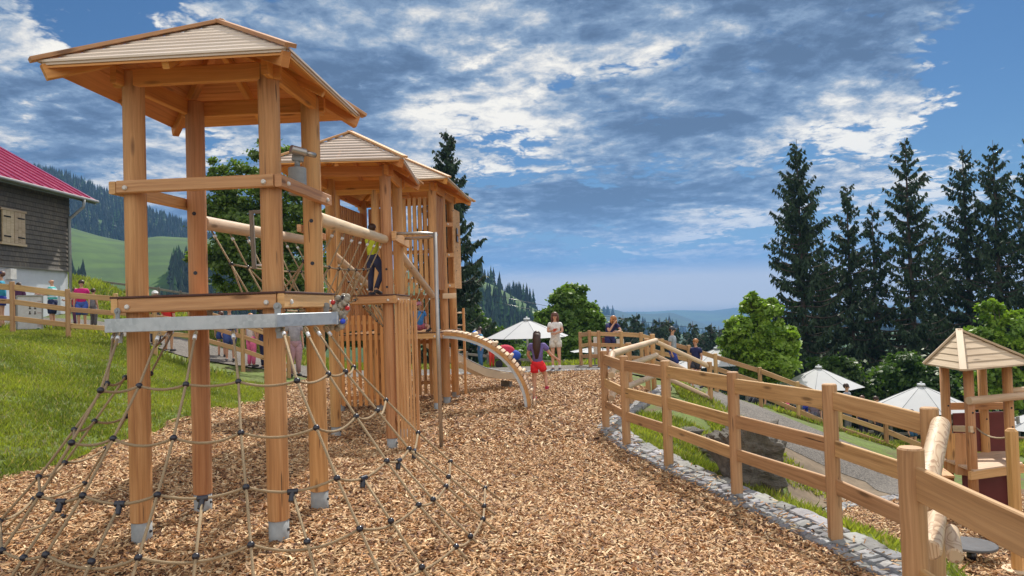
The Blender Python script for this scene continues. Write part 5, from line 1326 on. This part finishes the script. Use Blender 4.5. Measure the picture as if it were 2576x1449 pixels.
for px, Y in ((2383, 11.35), (2443, 10.62), (2541, 10.95), (2478, 11.7)):
    q = at(px, 1100, Y); m = MB(); m.cyl((q.x, q.y, tz(q.x, q.y) - .2), (q.x, q.y, .68), .066, n=20); m.build('post', WOOD, FH)
    for zz in (.0, -.28): P1('drill_hole', DARKH, FH, 'cyl', (q.x, q.y - .064, zz), (q.x, q.y - .069, zz), .014, n=10)
q1, q2, q3, q4 = at(2383, 1100, 11.35), at(2443, 1100, 10.62), at(2541, 1100, 10.95), at(2478, 1100, 11.7)
zf = -.80
m = MB(); m.slab([Vector((q.x, q.y, zf)) for q in (q2 + Vector((-.05, -.1, 0)), q3 + Vector((.1, -.1, 0)), q4 + Vector((.4, .1, 0)), q1 + Vector((-.1, .1, 0)))], .03); m.build('deck', WOODP, FH)
def V3(q, z): return Vector((q.x, q.y, z))
for a, b in ((q2, q3),): P1('deck_beam', WOODB, FH, 'beam', V3(a, zf - .08) + Vector((-.1, -.09, 0)), V3(b, zf - .08) + Vector((.12, -.09, 0)), .05, .12)
P1('log_rail', WOODP, FH, 'cyl', V3(q2, .175) + Vector((-.06, -.08, 0)), V3(q3, .175) + Vector((1.4, .3, 0)), .056, n=18)
P1('log_rail', WOODP, FH, 'cyl', V3(q3, .23) + Vector((0, .05, 0)), V3(q3, .25) + Vector((1.6, .4, 0)), .045, n=18)
pr0 = at(2394, 1040, 11.75); pr1 = at(2537, 1045, 11.6)
P1('back_wall', RUBBER if False else plain('dark_red_board', (.13, .02, .018), .5), FH, 'beam', ((pr0.x + pr1.x) / 2, 11.72, zf), ((pr0.x + pr1.x) / 2, 11.72, at(2460, 1038, 11.7).z), pr1.x - pr0.x, .03, (0, 1, 0))
P1('top_rail', WOODB, FH, 'beam', V3(pr0, -.07) - Vector((.15, .05, 0)), V3(pr1, -.07) - Vector((0, .05, 0)), .04, .11)
P1('low_wall', MATS['dark_red_board'], FH, 'beam', ((q2.x + q3.x) / 2 + .05, 10.98, -1.45), ((q2.x + q3.x) / 2 + .05, 10.98, zf - .04), .75, .03, (0, 1, 0))
P1('side_rail', WOODP, FH, 'beam', at(2400, 1078, 11.2), at(2445, 1080, 10.5), .04, .09)
for i, (px, yb, Y) in enumerate(((2398, 1190, 11.2), (2419, 1195, 10.9))): P1('slat', WOODB, FH, 'beam', at(px, yb, Y), at(px, 1090, Y), .16, .025, up=(.5, 1, 0))
for i in range(4): P1('step', WOODB, FH, 'beam', V3(q2, zf - .12 - .15 * i) + Vector((-.32 - .1 * i, .05, 0)), V3(q1, zf - .12 - .15 * i) + Vector((-.22 - .1 * i, 0, 0)), .16, .03)
OP = at(2545, 1100, 7.9); ozt = at(2545, 1080, 7.9).z; zg = tz(OP.x, OP.y)
OC = thing('rope_post', 'free standing eight sided wooden post with rope in front of the small play house', 'post', (OP.x, OP.y, zg))
m = MB(); m.cyl((OP.x, OP.y, zg - .1), (OP.x, OP.y, ozt - .02), .062, n=8, smooth=False); m.cyl((OP.x, OP.y, ozt - .02), (OP.x, OP.y, ozt + .01), .062, .035, n=8, smooth=False); m.build('shaft', WOOD, OC)
m = MB(); m.cyl((OP.x, OP.y, zg + .03), (OP.x, OP.y, zg + .055), .15, n=24); m.build('base_plate', WOODP, OC)
m = MB(); m.tube(sagline(V3(q2, -.22) + Vector((.05, -.06, 0)), (OP.x, OP.y, ozt - .07), .07), .011, 7); m.tube(sagline((OP.x, OP.y, ozt - .07), (OP.x + 1.3, OP.y + .6, .05), .05), .011, 7); m.build('rope', ROPE, OC)
tf = gnd(2445, 1418); zt_ = at(2446, 1367, tf.y).z; rt = 58 * tf.y / FPX
TB = thing('round_stool', 'round black disc stool on a short dark column in the lower bed at the right', 'stool', tuple(tf))
m = MB(); m.cyl((tf.x, tf.y, zt_ - .03), (tf.x, tf.y, zt_), rt, n=40, cham=.006); m.build('disc', plain('dark_disc', (.10, .105, .115), .38, 0, .25, 9), TB)
m = MB(); m.cyl((tf.x, tf.y, tf.z - .05), (tf.x, tf.y, zt_ - .03), .05, n=16); m.build('column', DARKH, TB)
for i in range(4): P1('bracket', DARKH, TB, 'beam', (tf.x, tf.y, zt_ - .045), (tf.x + cos(i * pi / 2 + .4) * rt * .8, tf.y + sin(i * pi / 2 + .4) * rt * .8, zt_ - .045), .03, .028)

# ------------------------------------------------------------------ house
k = NT('red_tin'); k.col((.36, .015, .085)); k.rough(.28); k.b.inputs['Metallic'].default_value = .25; k.b.inputs['Coat Weight'].default_value = .4; n = k.noise(k.obj(), 2, 3); k.rough(k.mr(n, .3, .7, .2, .36)); TIN = k.m
k = NT('grey_shingles'); uvs = k.pos()
br = k.new('ShaderNodeTexBrick'); k.L.new(k.new('ShaderNodeMapping').outputs[0], br.inputs['Vector'])
mp = [n for n in k.N if n.bl_idname == 'ShaderNodeMapping'][0]; sp = k.new('ShaderNodeSeparateXYZ'); k.L.new(uvs, sp.inputs[0]); cb = k.new('ShaderNodeCombineXYZ')
k.L.new(k.math('ADD', sp.outputs[1], k.math('MULTIPLY', sp.outputs[0], .7)), cb.inputs[0]); k.L.new(sp.outputs[2], cb.inputs[1]); k.L.new(cb.outputs[0], mp.inputs[0])
br.inputs['Scale'].default_value = 1; br.inputs['Brick Width'].default_value = .13; br.inputs['Row Height'].default_value = .15; br.inputs['Mortar Size'].default_value = .006; br.inputs['Bias'].default_value = -.1
br.inputs['Color1'].default_value = (.20, .17, .135, 1); br.inputs['Color2'].default_value = (.115, .105, .095, 1); br.inputs['Mortar'].default_value = (.03, .028, .028, 1)
n = k.noise(uvs, .9, 5, .6); n2 = k.noise(k.map(uvs, (20, 20, 3)), 1, 4)
k.col(k.mix(k.mr(n, .35, .65, 0, .55), k.mix(k.mr(n2, .3, .7, 0, .5), br.outputs['Color'], (.27, .23, .18)), (.085, .085, .09))); k.rough(.9); k.bump(br.outputs['Fac'], -.6, .03); SHING = k.m
WHITEW = plain('white_plaster', (.66, .69, .74), .9, 0, .06, 3)
hx = -15.35; yF = 25.6; yN = 8.0
HS = thing('farmhouse', 'old grey shingled farmhouse with red tin roof and white base at the left edge', 'house', (hx - 3, 20, hz(hx, 22)))
zs = at(150, 681, yF).z; ze_ = 5.95
zgr = 1.0
def boxm(x0, x1, y0, y1, z0, z1):
    m = MB(); m.slab([(x0, y0, z1), (x1, y0, z1), (x1, y1, z1), (x0, y1, z1)], z1 - z0); return m
boxm(hx - 6, hx + .0, yN, yF - .05, zgr - 1, zs).build('plaster_wall', WHITEW, HS)
m = MB()      # shingled storey in courses
z = zs; i = 0
while z < ze_ + .35:
    z1 = z + .15; t = .07
    m.slab([(hx - 6, yN, z1), (hx + t - .015, yN, z1), (hx + t - .015, yF - .035, z1), (hx - 6, yF - .035, z1)], .001)
    b = len(m.v); m.v += [(hx + t + .012, yN, z), (hx + t + .012, yF, z), (hx + t - .012, yF, z1), (hx + t - .012, yN, z1), (hx - 6, yF, z), (hx - 6, yF, z1)]
    m.face((b, b + 1, b + 2, b + 3)); m.face((b + 1, b + 4, b + 5, b + 2)); z = z1
m.build('shingle_wall', SHING, HS)
P1('sill_board', WOODG, HS, 'beam', (hx + .06, yN, zs - .03), (hx + .06, yF, zs - .03), .10, .06)
# roof plane
ex = hx + .62; rz = lambda x: 5.98 + (ex - x) * .60
yv = 26.35
m = MB(); m.slab([(ex, yN - 1, rz(ex)), (ex, yv, rz(ex)), (ex - 7, yv, rz(ex - 7)), (ex - 7, yN - 1, rz(ex - 7))], .05); rf = m.build('tin_roof', TIN, HS)
m = MB(); y = yN - .8
while y < yv: m.beam((ex, y, rz(ex) + .02), (ex - 7, y, rz(ex - 7) + .02), .03, .045, c=.004); y += .52
m.build('standing_seams', TIN, rf)
m = MB(); m.slab([(ex - .03, yN - 1, rz(ex) - .055), (ex - .03, yv - .03, rz(ex) - .055), (ex - 6, yv - .03, rz(ex - 6 + .03) - .055), (ex - 6, yN - 1, rz(ex - 6 + .03) - .055)], .10); m.build('eaves_boarding', plain('painted_eaves', (.20, .24, .20), .8), HS)
sk = MB(); x0 = at(60, 395, 22.3).x
sk.slab([(ex - 1.6, 20.8, rz(ex - 1.6) + .12), (ex - 1.6, 22.2, rz(ex - 1.6) + .12), (ex - 2.5, 22.2, rz(ex - 2.5) + .12), (ex - 2.5, 20.8, rz(ex - 2.5) + .12)], .08); sko = sk.build('roof_window', TIN, HS)
m = MB(); m.slab([(ex - 1.68, 20.9, rz(ex - 1.68) + .128), (ex - 1.68, 22.1, rz(ex - 1.68) + .128), (ex - 2.42, 22.1, rz(ex - 2.42) + .128), (ex - 2.42, 20.9, rz(ex - 2.42) + .128)], .006)
k = NT('window_glass'); k.col((.25, .32, .38)); k.rough(.05); k.b.inputs['Metallic'].default_value = .6; GLASS = k.m; m.build('pane', GLASS, sko)
P1('gutter', TUBE, HS, 'cyl', (ex + .05, yN - 1, rz(ex) - .06), (ex + .05, yv - .05, rz(ex) - .06), .055)
yd = yF - .15; P1('down_pipe', BOOT, HS, 'tube', [(ex + .05, yd, rz(ex) - .1), (ex + .03, yd, rz(ex) - .35), (hx + .16, yd, rz(ex) - .75), (hx + .15, yd, rz(ex) - 1.0), (hx + .15, yd, zgr)], .052, 10)
P1('corner_board', WOODG, HS, 'beam', (hx + .09, yF + .02, zs), (hx + .09, yF + .02, ze_), .06, .05)
# shutters
wz0, wz1 = at(30, 605, 21.9).z, at(30, 524, 21.9).z
sy0 = None
def wall_y(px): # y where the wall plane is seen
    d = ray(px, 560); return (hx + .1) * d.y / d.x
y1_, y0_ = wall_y(59), wall_y(2); SH = thing if False else None
for a, b in ((y0_, (y0_ + y1_) / 2 - .01), ((y0_ + y1_) / 2 + .01, y1_)):
    m = MB(); n = 3
    for i in range(n):
        c0 = a + (b - a) * i / n + .004; c1_ = a + (b - a) * (i + 1) / n - .004; m.slab([(hx + .16, c0, wz1), (hx + .16, c1_, wz1), (hx + .16, c1_, wz0), (hx + .16, c0, wz0)], .04, (-1, 0, 0))
    sh = m.build('shutter', WOODR, HS)
    for zz in (wz0 + .18, wz1 - .18): P1('hinge', DARKH, sh, 'beam', (hx + .168, a + .05 if a == y0_ else b - .05, zz), (hx + .168, a + .35 if a == y0_ else b - .35, zz), .012, .04)
for z_ in (wz1 + .04, wz0 - .04): P1('window_frame', WOODR, HS, 'beam', (hx + .13, y0_ - .08, z_), (hx + .13, y1_ + .06, z_), .08, .07)
boxm(hx + .0, hx + .16, wall_y(20), wall_y(35), zs - .42, zs - .1).build('meter_box', CAPW, HS)

# ------------------------------------------------------------------ trees
def leaf_tree(name, label, base, H, lobes, nclu, nleaf, lsz, pal, seed, group=None, trunk_r=.12, spread=.32, cat='tree'):
    """lobes: (dx, dy, z, rx, ry, rz); leaves gather in clusters over the lobes"""
    g = np.random.default_rng(seed); base = Vector(base)
    o = thing(name, label, cat, tuple(base), group)
    rl = random.Random(seed); extra = []
    for l in lobes:       # smaller lobes break up the outline
        for _ in range(4):
            a_, b_ = rl.uniform(0, 2 * pi), rl.uniform(-.3, 1.0); q_ = rl.uniform(.28, .48)
            extra.append((l[0] + cos(a_) * l[3] * .95 * cos(b_), l[1] + sin(a_) * l[4] * .95 * cos(b_), l[2] + sin(b_) * l[5] * .98, l[3] * q_, l[4] * q_, l[5] * q_ * .8))
    lobes = list(lobes) + extra
    lob = np.array(lobes); w = lob[:, 3] * lob[:, 5]; li = g.choice(len(lob), nclu, p=w / w.sum())
    dr = g.normal(0, 1, (nclu, 3)); dr /= np.linalg.norm(dr, axis=1)[:, None]; rad = g.uniform(.35, 1.0, nclu) ** .5 * g.uniform(.86, 1.12, nclu)
    C = lob[li, :3] + dr * lob[li, 3:6] * rad[:, None]
    ci = g.integers(0, nclu, nleaf); sg = spread * np.array([1, 1, .62])
    P = C[ci] + g.normal(0, 1, (nleaf, 3)) * sg * (lob[li[ci], 3:4] * .45 + .12)
    s = lsz * g.uniform(.6, 1.35, nleaf)
    # each leaf: folded pair of triangles (4 corners)
    nrm = dr[ci] * .6 + g.normal(0, .6, (nleaf, 3)) + np.array([0, 0, .5]); nrm /= np.linalg.norm(nrm, axis=1)[:, None]
    t = np.cross(nrm, g.normal(0, 1, (nleaf, 3))); t /= np.linalg.norm(t, axis=1)[:, None]; b = np.cross(nrm, t)
    V = np.stack([P - t * s[:, None] * .5, P + b * s[:, None] * .33 - nrm * s[:, None] * .08, P + t * s[:, None] * .55 - nrm * s[:, None] * .12, P - b * s[:, None] * .33 - nrm * s[:, None] * .08], 1).reshape(-1, 3)
    Fq = np.arange(nleaf * 4).reshape(-1, 4); pal = np.array(pal)
    cv = g.uniform(0, 1, nclu)[ci] * .6 + g.uniform(0, .4, nleaf)
    col = pal[0] + (pal[1] - pal[0]) * cv[:, None]
    npmesh('crown', V, Fq, np.repeat(col, 4, 0), LEAF, parent=o)
    m = MB(); top = Vector((float(np.average(lob[:, 0], weights=w)), float(np.average(lob[:, 1], weights=w)), H * .62))
    m.tube([Vector((0, 0, -.3)), top * .35 + Vector((.05, 0, 0)), top * .7, top], 0, 10, rr=[trunk_r * 1.3, trunk_r, trunk_r * .7, trunk_r * .35])
    for i in range(min(26, nclu)):
        c = Vector(C[i]); a = top * (g.uniform(.35, .95)); m.tube([a, a.lerp(c, .5) + Vector((0, 0, .08 * H * .3)), c], 0, 6, rr=[trunk_r * .35, trunk_r * .2, .008])
    m.build('trunk', BARK, o, True)
    return o
def lobes_px(base, Y, L):
    """lobes given as picture ellipses (px, py, rx px, ry px)"""
    out = []
    for px, py, rx, ry in L:
        q = at(px, py, Y); k = Y / FPX; out.append((q.x - base[0], q.y - base[1] + R_(-.25, .25) * rx * k, q.z - base[2], rx * k, rx * k * .8, ry * k))
    return out
DKG = [(.03, .07, .014), (.12, .20, .035)]; MDG = [(.05, .12, .018), (.22, .34, .05)]; LMG = [(.09, .19, .02), (.33, .47, .05)]
def lt(label, px, Y, L, nclu, nleaf, lsz, pal, seed, name='broadleaf_tree', group='broadleaf trees', tr=.14, spread=.32):
    a = at(px, 800, Y); b = (a.x, a.y, hz(a.x, a.y)); lo = lobes_px(b, Y, L); H = max(l[2] + l[5] for l in lo)
    return leaf_tree(name, label, b, H, lo, nclu, nleaf, lsz, pal, seed, group, tr, spread)
lt('large broadleaf tree behind the nearest tower', 650, 30, [(600, 480, 70, 80), (680, 430, 55, 80), (720, 520, 80, 110), (560, 560, 60, 90), (640, 600, 110, 110), (740, 650, 90, 110), (560, 680, 50, 80), (690, 720, 110, 60), (505, 640, 38, 40)], 360, 52000, .15, [(.05, .10, .015), (.20, .30, .045)], 41, spread=.26)
lt('round bushy broadleaf tree behind the young woman', 1440, 38, [(1435, 790, 62, 70), (1435, 745, 38, 38), (1390, 830, 52, 62), (1490, 830, 42, 50), (1440, 860, 85, 55), (1370, 870, 40, 40), (1500, 870, 35, 42)], 420, 60000, .20, MDG, 42, spread=.24)
lt('lime green young maple left of the tall spruces', 1895, 29, [(1900, 775, 26, 40), (1935, 800, 34, 50), (1890, 840, 52, 50), (1950, 860, 48, 55), (1860, 880, 42, 34), (1920, 910, 70, 45), (1965, 900, 38, 50), (1990, 925, 22, 22)], 300, 34000, .19, LMG, 43, spread=.24)
lt('bright green young maple behind the small play house', 2520, 30, [(2515, 790, 36, 30), (2540, 840, 62, 50), (2480, 850, 40, 34), (2560, 920, 60, 55), (2500, 940, 55, 45), (2470, 990, 50, 30), (2540, 1000, 60, 40), (2610, 850, 50, 80)], 300, 32000, .19, LMG, 44, spread=.24)
lt('dark green bush below the tall spruces', 2170, 36, [(2160, 1000, 90, 55), (2250, 960, 70, 50), (2100, 950, 60, 50), (2220, 1020, 90, 35)], 260, 26000, .22, DKG, 45)
lt('dark shrub between the spruces and the parasols', 2350, 34, [(2350, 980, 90, 60), (2440, 960, 70, 60), (2290, 930, 60, 40)], 240, 24000, .22, [(.025, .065, .012), (.10, .18, .03)], 46)
lt('dark bushes behind the arch climber', 1230, 52, [(1200, 850, 48, 50), (1260, 870, 42, 42), (1180, 800, 30, 36), (1290, 890, 34, 28)], 200, 22000, .32, DKG, 47)
lt('low green shrub behind the girl in red shorts', 1310, 34, [(1300, 900, 50, 20), (1350, 905, 40, 17), (1265, 905, 25, 12)], 130, 9000, .17, [(.05, .12, .015), (.17, .28, .04)], 48)
lt('leafy shrub at the far edge of the meadow left of the farthest tower', 800, 40, [(800, 800, 60, 70), (860, 820, 50, 60), (930, 830, 50, 60), (1000, 840, 50, 50)], 200, 18000, .25, DKG, 49)

def spruce_mesh(name, H, Rm, seed, dens=1.0, gap=.0, shape=.85, droop=.25):
    g = np.random.default_rng(seed); rg = random.Random(seed)
    V = []; F = []; C = []; z = H * .05; limbs = MB()
    limbs.tube([(0, 0, -.5), (.02 * H * .1, 0, H * .35), (0, .01 * H * .2, H * .7), (0, 0, H)], 0, 9, rr=[H * .011, H * .009, H * .005, .010])
    while z < H * .985:
        t = z / H; Lb = Rm * (1 - t) ** shape * (1.0 if t > .2 else .8 + t) + .12
        nb = rg.choice((4, 5, 6)) if t < .9 else 4
        for b in range(nb):
            if rg.random() < gap: continue
            a = rg.uniform(0, 2 * pi); L_ = Lb * rg.uniform(.5, 1.2)
            if rg.random() < .06: L_ *= 1.22
            n = max(4, int(L_ / .22)); pts = []
            for i in range(n + 1):
                s = i / n; pts.append(Vector((cos(a) * L_ * s, sin(a) * L_ * s, z - droop * L_ * sin(pi * min(1, s * .75)) * (1 - t * .9) + .20 * L_ * s ** 3 + (t ** 2) * L_ * s * .6)))
            limbs.tube(pts, 0, 4, rr=[.05 * (1 - i / n) * (L_ / 2.5) + .008 for i in range(n + 1)])
            out = Vector((cos(a), sin(a), 0)); sd_ = Vector((-sin(a), cos(a), 0))
            m = int(L_ * 44 * dens)
            for _ in range(m):
                s = rg.random() ** .75; k = min(n - 1, int(s * n)); p = pts[k].lerp(pts[k + 1], s * n - k)
                side = rg.choice((-1, 1)); ln = rg.uniform(.2, .62) * (1.1 - .45 * s) * min(1, .45 + L_ / 2.4)
                d = (sd_ * side * rg.uniform(.05, .8) + out * rg.uniform(-.1, .6) + Vector((0, 0, -rg.uniform(.15, 1.7)))).normalized()
                w = rg.uniform(.04, .085); wv = d.cross(Vector((rg.uniform(-1, 1), rg.uniform(-1, 1), rg.uniform(-.4, .4)))).normalized() * w
                e = p + d * ln; mi = p + d * ln * .45; b0 = len(V)
                V += [tuple(p - wv * .4), tuple(mi - wv), tuple(e), tuple(mi + wv)]; F.append((b0, b0 + 1, b0 + 2, b0 + 3))
                c = .6 + .7 * rg.random(); cc_ = (.030 * c, .060 * c, .022 * c); C += [cc_] * 4
        z += H * rg.uniform(.010, .018)
    return np.array(V), np.array(F), np.array(C), limbs
def spruce(label, px, py_top, Y, Rpx, seed, dens=1, gap=.05, shape=.85, droop=.25, group='tall dark spruces'):
    a = at(px, py_top, Y); zb = hz(a.x, a.y); H = a.z - zb
    V, F, C, L_ = spruce_mesh('s', H, Rpx * Y / FPX, seed, dens, gap, shape, droop)
    o = thing('spruce', label, 'spruce', (a.x, a.y, zb), group)
    npmesh('needles', V, F, C, NEEDLE, parent=o); L_.build('trunk', BARK, o, True)
    return o
spruce('broad tall spruce at the left of the dark group on the right', 2003, 350, 44, 148, 61, .85, .10, .68)
spruce('shorter forked looking spruce right of the broad one', 2128, 462, 45, 122, 62, .75, .2, .66)
spruce('small crooked spruce in the gap of the group', 2192, 508, 46, 95, 63, .65, .3, .6)
spruce('tall ragged spruce in the middle of the dark group', 2276, 345, 44, 150, 64, .75, .18, .7)
spruce('tall spruce third from the right edge', 2420, 366, 45, 150, 65, .75, .16, .7)
spruce('tall narrow topped spruce second from the right edge', 2497, 352, 43, 148, 66, .75, .15, .7)
spruce('tall spruce cut by the right picture edge', 2590, 330, 43, 150, 67, .95, .05, .8)
spruce('dark spruce low between the group behind the maple', 2065, 600, 50, 90, 68, .9, .05, .7)
spruce('dark spruce low at the back right of the group', 2350, 560, 50, 95, 69, .8, .1, .7)
spruce('single tall spruce beside the farthest tower roof', 1122, 322, 40, 140, 70, 1.2, .03, .80, group=None)
# conifers standing in front of the far valley
cr = [(1567, 800, 70), (1602, 785, 42), (1582, 840, 60), (1690, 805, 60), (1622, 822, 52), (1722, 855, 34), (1742, 812, 40), (1788, 818, 45), (1830, 812, 55), (1822, 840, 40), (1855, 845, 40)]
cr = [(1567, 792), (1602, 786), (1575, 835), (1640, 812), (1660, 800), (1683, 800), (1700, 826), (1722, 848), (1742, 808), (1768, 835), (1790, 812), (1808, 820), (1826, 818), (1850, 842), (1872, 850)]
protos = [spruce_mesh('c', 10, 2.0, 90 + i, .55, .0, .8) for i in range(3)]
pm_ = []
for i, (px, py) in enumerate(cr[:15]):
    Y = 85 + (i * 7) % 22; a = at(px, py, Y); zb = hz(a.x, a.y); H = a.z - zb
    if H < 2: zb = a.z - 6; H = 6
    nth = ['first', 'second', 'third', 'fourth', 'fifth', 'sixth', 'seventh', 'eighth', 'ninth', 'tenth', 'eleventh', 'twelfth', 'thirteenth', 'fourteenth', 'fifteenth'][i]
    lab = 'small dark conifer before the blue valley, %s conifer right of the bushy tree' % nth
    if i < 3:
        V, F, C, L_ = protos[i]; o = thing('conifer', lab, 'conifer', (a.x, a.y, zb), 'small conifers before the valley')
        npmesh('needles', V, F, C, NEEDLE, parent=o); L_.build('trunk', BARK, o, True); pm_.append(o)
    else:
        o = copy_tree(pm_[i % 3]); o.location = (a.x, a.y, zb); o['label'] = lab
    s = H / 10; o.scale = (s * 1.15, s * 1.15, s); o.rotation_euler = (0, 0, i * 1.3)

for i_, (dy, lb) in enumerate(((0, 'upper'), (16, 'lower'))):
    a = at(1240, 742 + dy, 120); b = at(2000, 842 + dy * 1.3, 135); mm = MB(); mm.tube(sagline(a, b, 1.2, 14), .035, 5)
    o = mm.build('lift_cable', DARKH); tag(o, '%s of the two thin cables crossing before the blue valley hills' % lb, 'cable', 'lift cables')
# ------------------------------------------------------------------ far woods
def wood_stuff(name, label, fn, n, seed, hmin, hmax, rc=.2, broad=.15):
    """thousands of small ragged conifers"""
    g = np.random.default_rng(seed); xy = fn(g, n); n = len(xy); z = land(xy[:, 0], xy[:, 1]) - .4
    h = g.uniform(hmin, hmax, n); bl_ = g.uniform(0, 1, n) < broad; K = 7; layers = 5
    V = []; F = []; C = []; th = np.linspace(0, 2 * np.pi, K, endpoint=False)
    vb = np.zeros((n, layers, K + 1, 3)); rot = g.uniform(0, 6.3, n)
    for l in range(layers):
        t0 = l / layers; rr_ = rc * h * (1 - t0) * np.where(bl_, 1.25 * (1 - (t0 - .35) ** 2), 1.0)
        rj = rr_[:, None] * g.uniform(.6, 1.2, (n, K)); zb = h * (.06 + .90 * t0)
        vb[:, l, :K, 0] = xy[:, 0, None] + np.cos(th + rot[:, None] + l * .4) * rj; vb[:, l, :K, 1] = xy[:, 1, None] + np.sin(th + rot[:, None] + l * .4) * rj
        vb[:, l, :K, 2] = (z + zb)[:, None] + g.normal(0, .02, (n, K)) * h[:, None]
        vb[:, l, K, 0] = xy[:, 0]; vb[:, l, K, 1] = xy[:, 1]; vb[:, l, K, 2] = z + np.minimum(h, zb + h * np.where(bl_, .2, .34))
    base = (np.arange(n * layers) * (K + 1))[:, None, None]; tri = np.array([[i, (i + 1) % K, K] for i in range(K)])[None]
    F = (base + tri).reshape(-1, 3); c = np.where(bl_[:, None], np.array([[.035, .085, .018]]), np.array([[.014, .034, .016]])) * g.uniform(.6, 1.5, (n, 1))
    return tag(npmesh(name, vb.reshape(-1, 3), F, np.repeat(c, layers * (K + 1), 0), NEEDLE), label, 'forest', kind='stuff')
def polar(px0, px1, r0_, r1_, cond=None):
    a0 = math.atan2((px0 - 1288), FPX); a1 = math.atan2((px1 - 1288), FPX)
    def f(g, n):
        a = g.uniform(a0, a1, n); r = np.exp(g.uniform(np.log(r0_), np.log(r1_), n)); x, y = r * np.sin(a), r * np.cos(a)
        if cond is not None: k = cond(x, y, a, r, g); x, y = x[k], y[k]
        return np.stack([x, y], 1)
    return f
def edge_noise(x, y, s=.02): return np.sin(x * s + 1.7 * np.sin(y * s * .7)) + np.sin(y * s * 1.3 + x * s * .4)
wood_stuff('far_forest', 'blue green forest covering the high ridge behind the farmhouse and tower', polar(-400, 1200, 520, 980, lambda x, y, a, r, g: (r + 40 * edge_noise(x, y, .04) > 585) | (g.uniform(0, 1, len(r)) < .02)), 15000, 1, 9, 16, .18)
wood_stuff('valley_forest', 'dark forest filling the valley between the near meadow and the hillside', polar(372, 640, 225, 330, lambda x, y, a, r, g: (r < 235 + 95 * np.clip((np.degrees(a) + 26.2) / 2.2, 0, 1) + 9 * edge_noise(x, y, .12))), 1700, 2, 8, 13, .22)
wood_stuff('hillside_wood', 'small dark wood on the meadow hillside right of the farmhouse', polar(150, 215, 240, 300), 150, 3, 9, 14, .2)
wood_stuff('ridge_forest', 'conifers on the skyline right of the single tall spruce', polar(1170, 1345, 425, 500, lambda x, y, a, r, g: (edge_noise(x, y, .12) > -.4)), 260, 4, 7, 15, .17)
wood_stuff('slope_forest', 'dark mixed forest below the green ridge behind the arch climber', polar(1150, 1440, 230, 385, lambda x, y, a, r, g: r < 345 + 22 * edge_noise(x, y, .06)), 1500, 5, 9, 15, .2, .35)
wood_stuff('valley_edge_forest', 'dark treetops along the valley edge on the right', polar(1440, 2700, 90, 260), 1500, 6, 9, 15, .22, .3)
wood_stuff('distant_forest', 'woods on the distant hills of the valley', polar(1380, 2650, 900, 2400, lambda x, y, a, r, g: edge_noise(x, y, .012) > .1), 5000, 7, 16, 26, .25)

# ------------------------------------------------------------------ haze
k = bpy.data.materials.new('haze_air'); k.use_nodes = True; nt = k.node_tree; nt.nodes.clear()
o_ = nt.nodes.new('ShaderNodeOutputMaterial'); pv = nt.nodes.new('ShaderNodeVolumePrincipled'); nt.links.new(pv.outputs[0], o_.inputs['Volume'])
pv.inputs['Color'].default_value = (.24, .50, .95, 1); pv.inputs['Density'].default_value = .00026; pv.inputs['Anisotropy'].default_value = .2
m = MB(); m.slab([(-9000, -60, 250), (9000, -60, 250), (9000, 5500, 250), (-9000, 5500, 250)], 560)
hz_o = m.build('haze', k); tag(hz_o, kind='stuff')
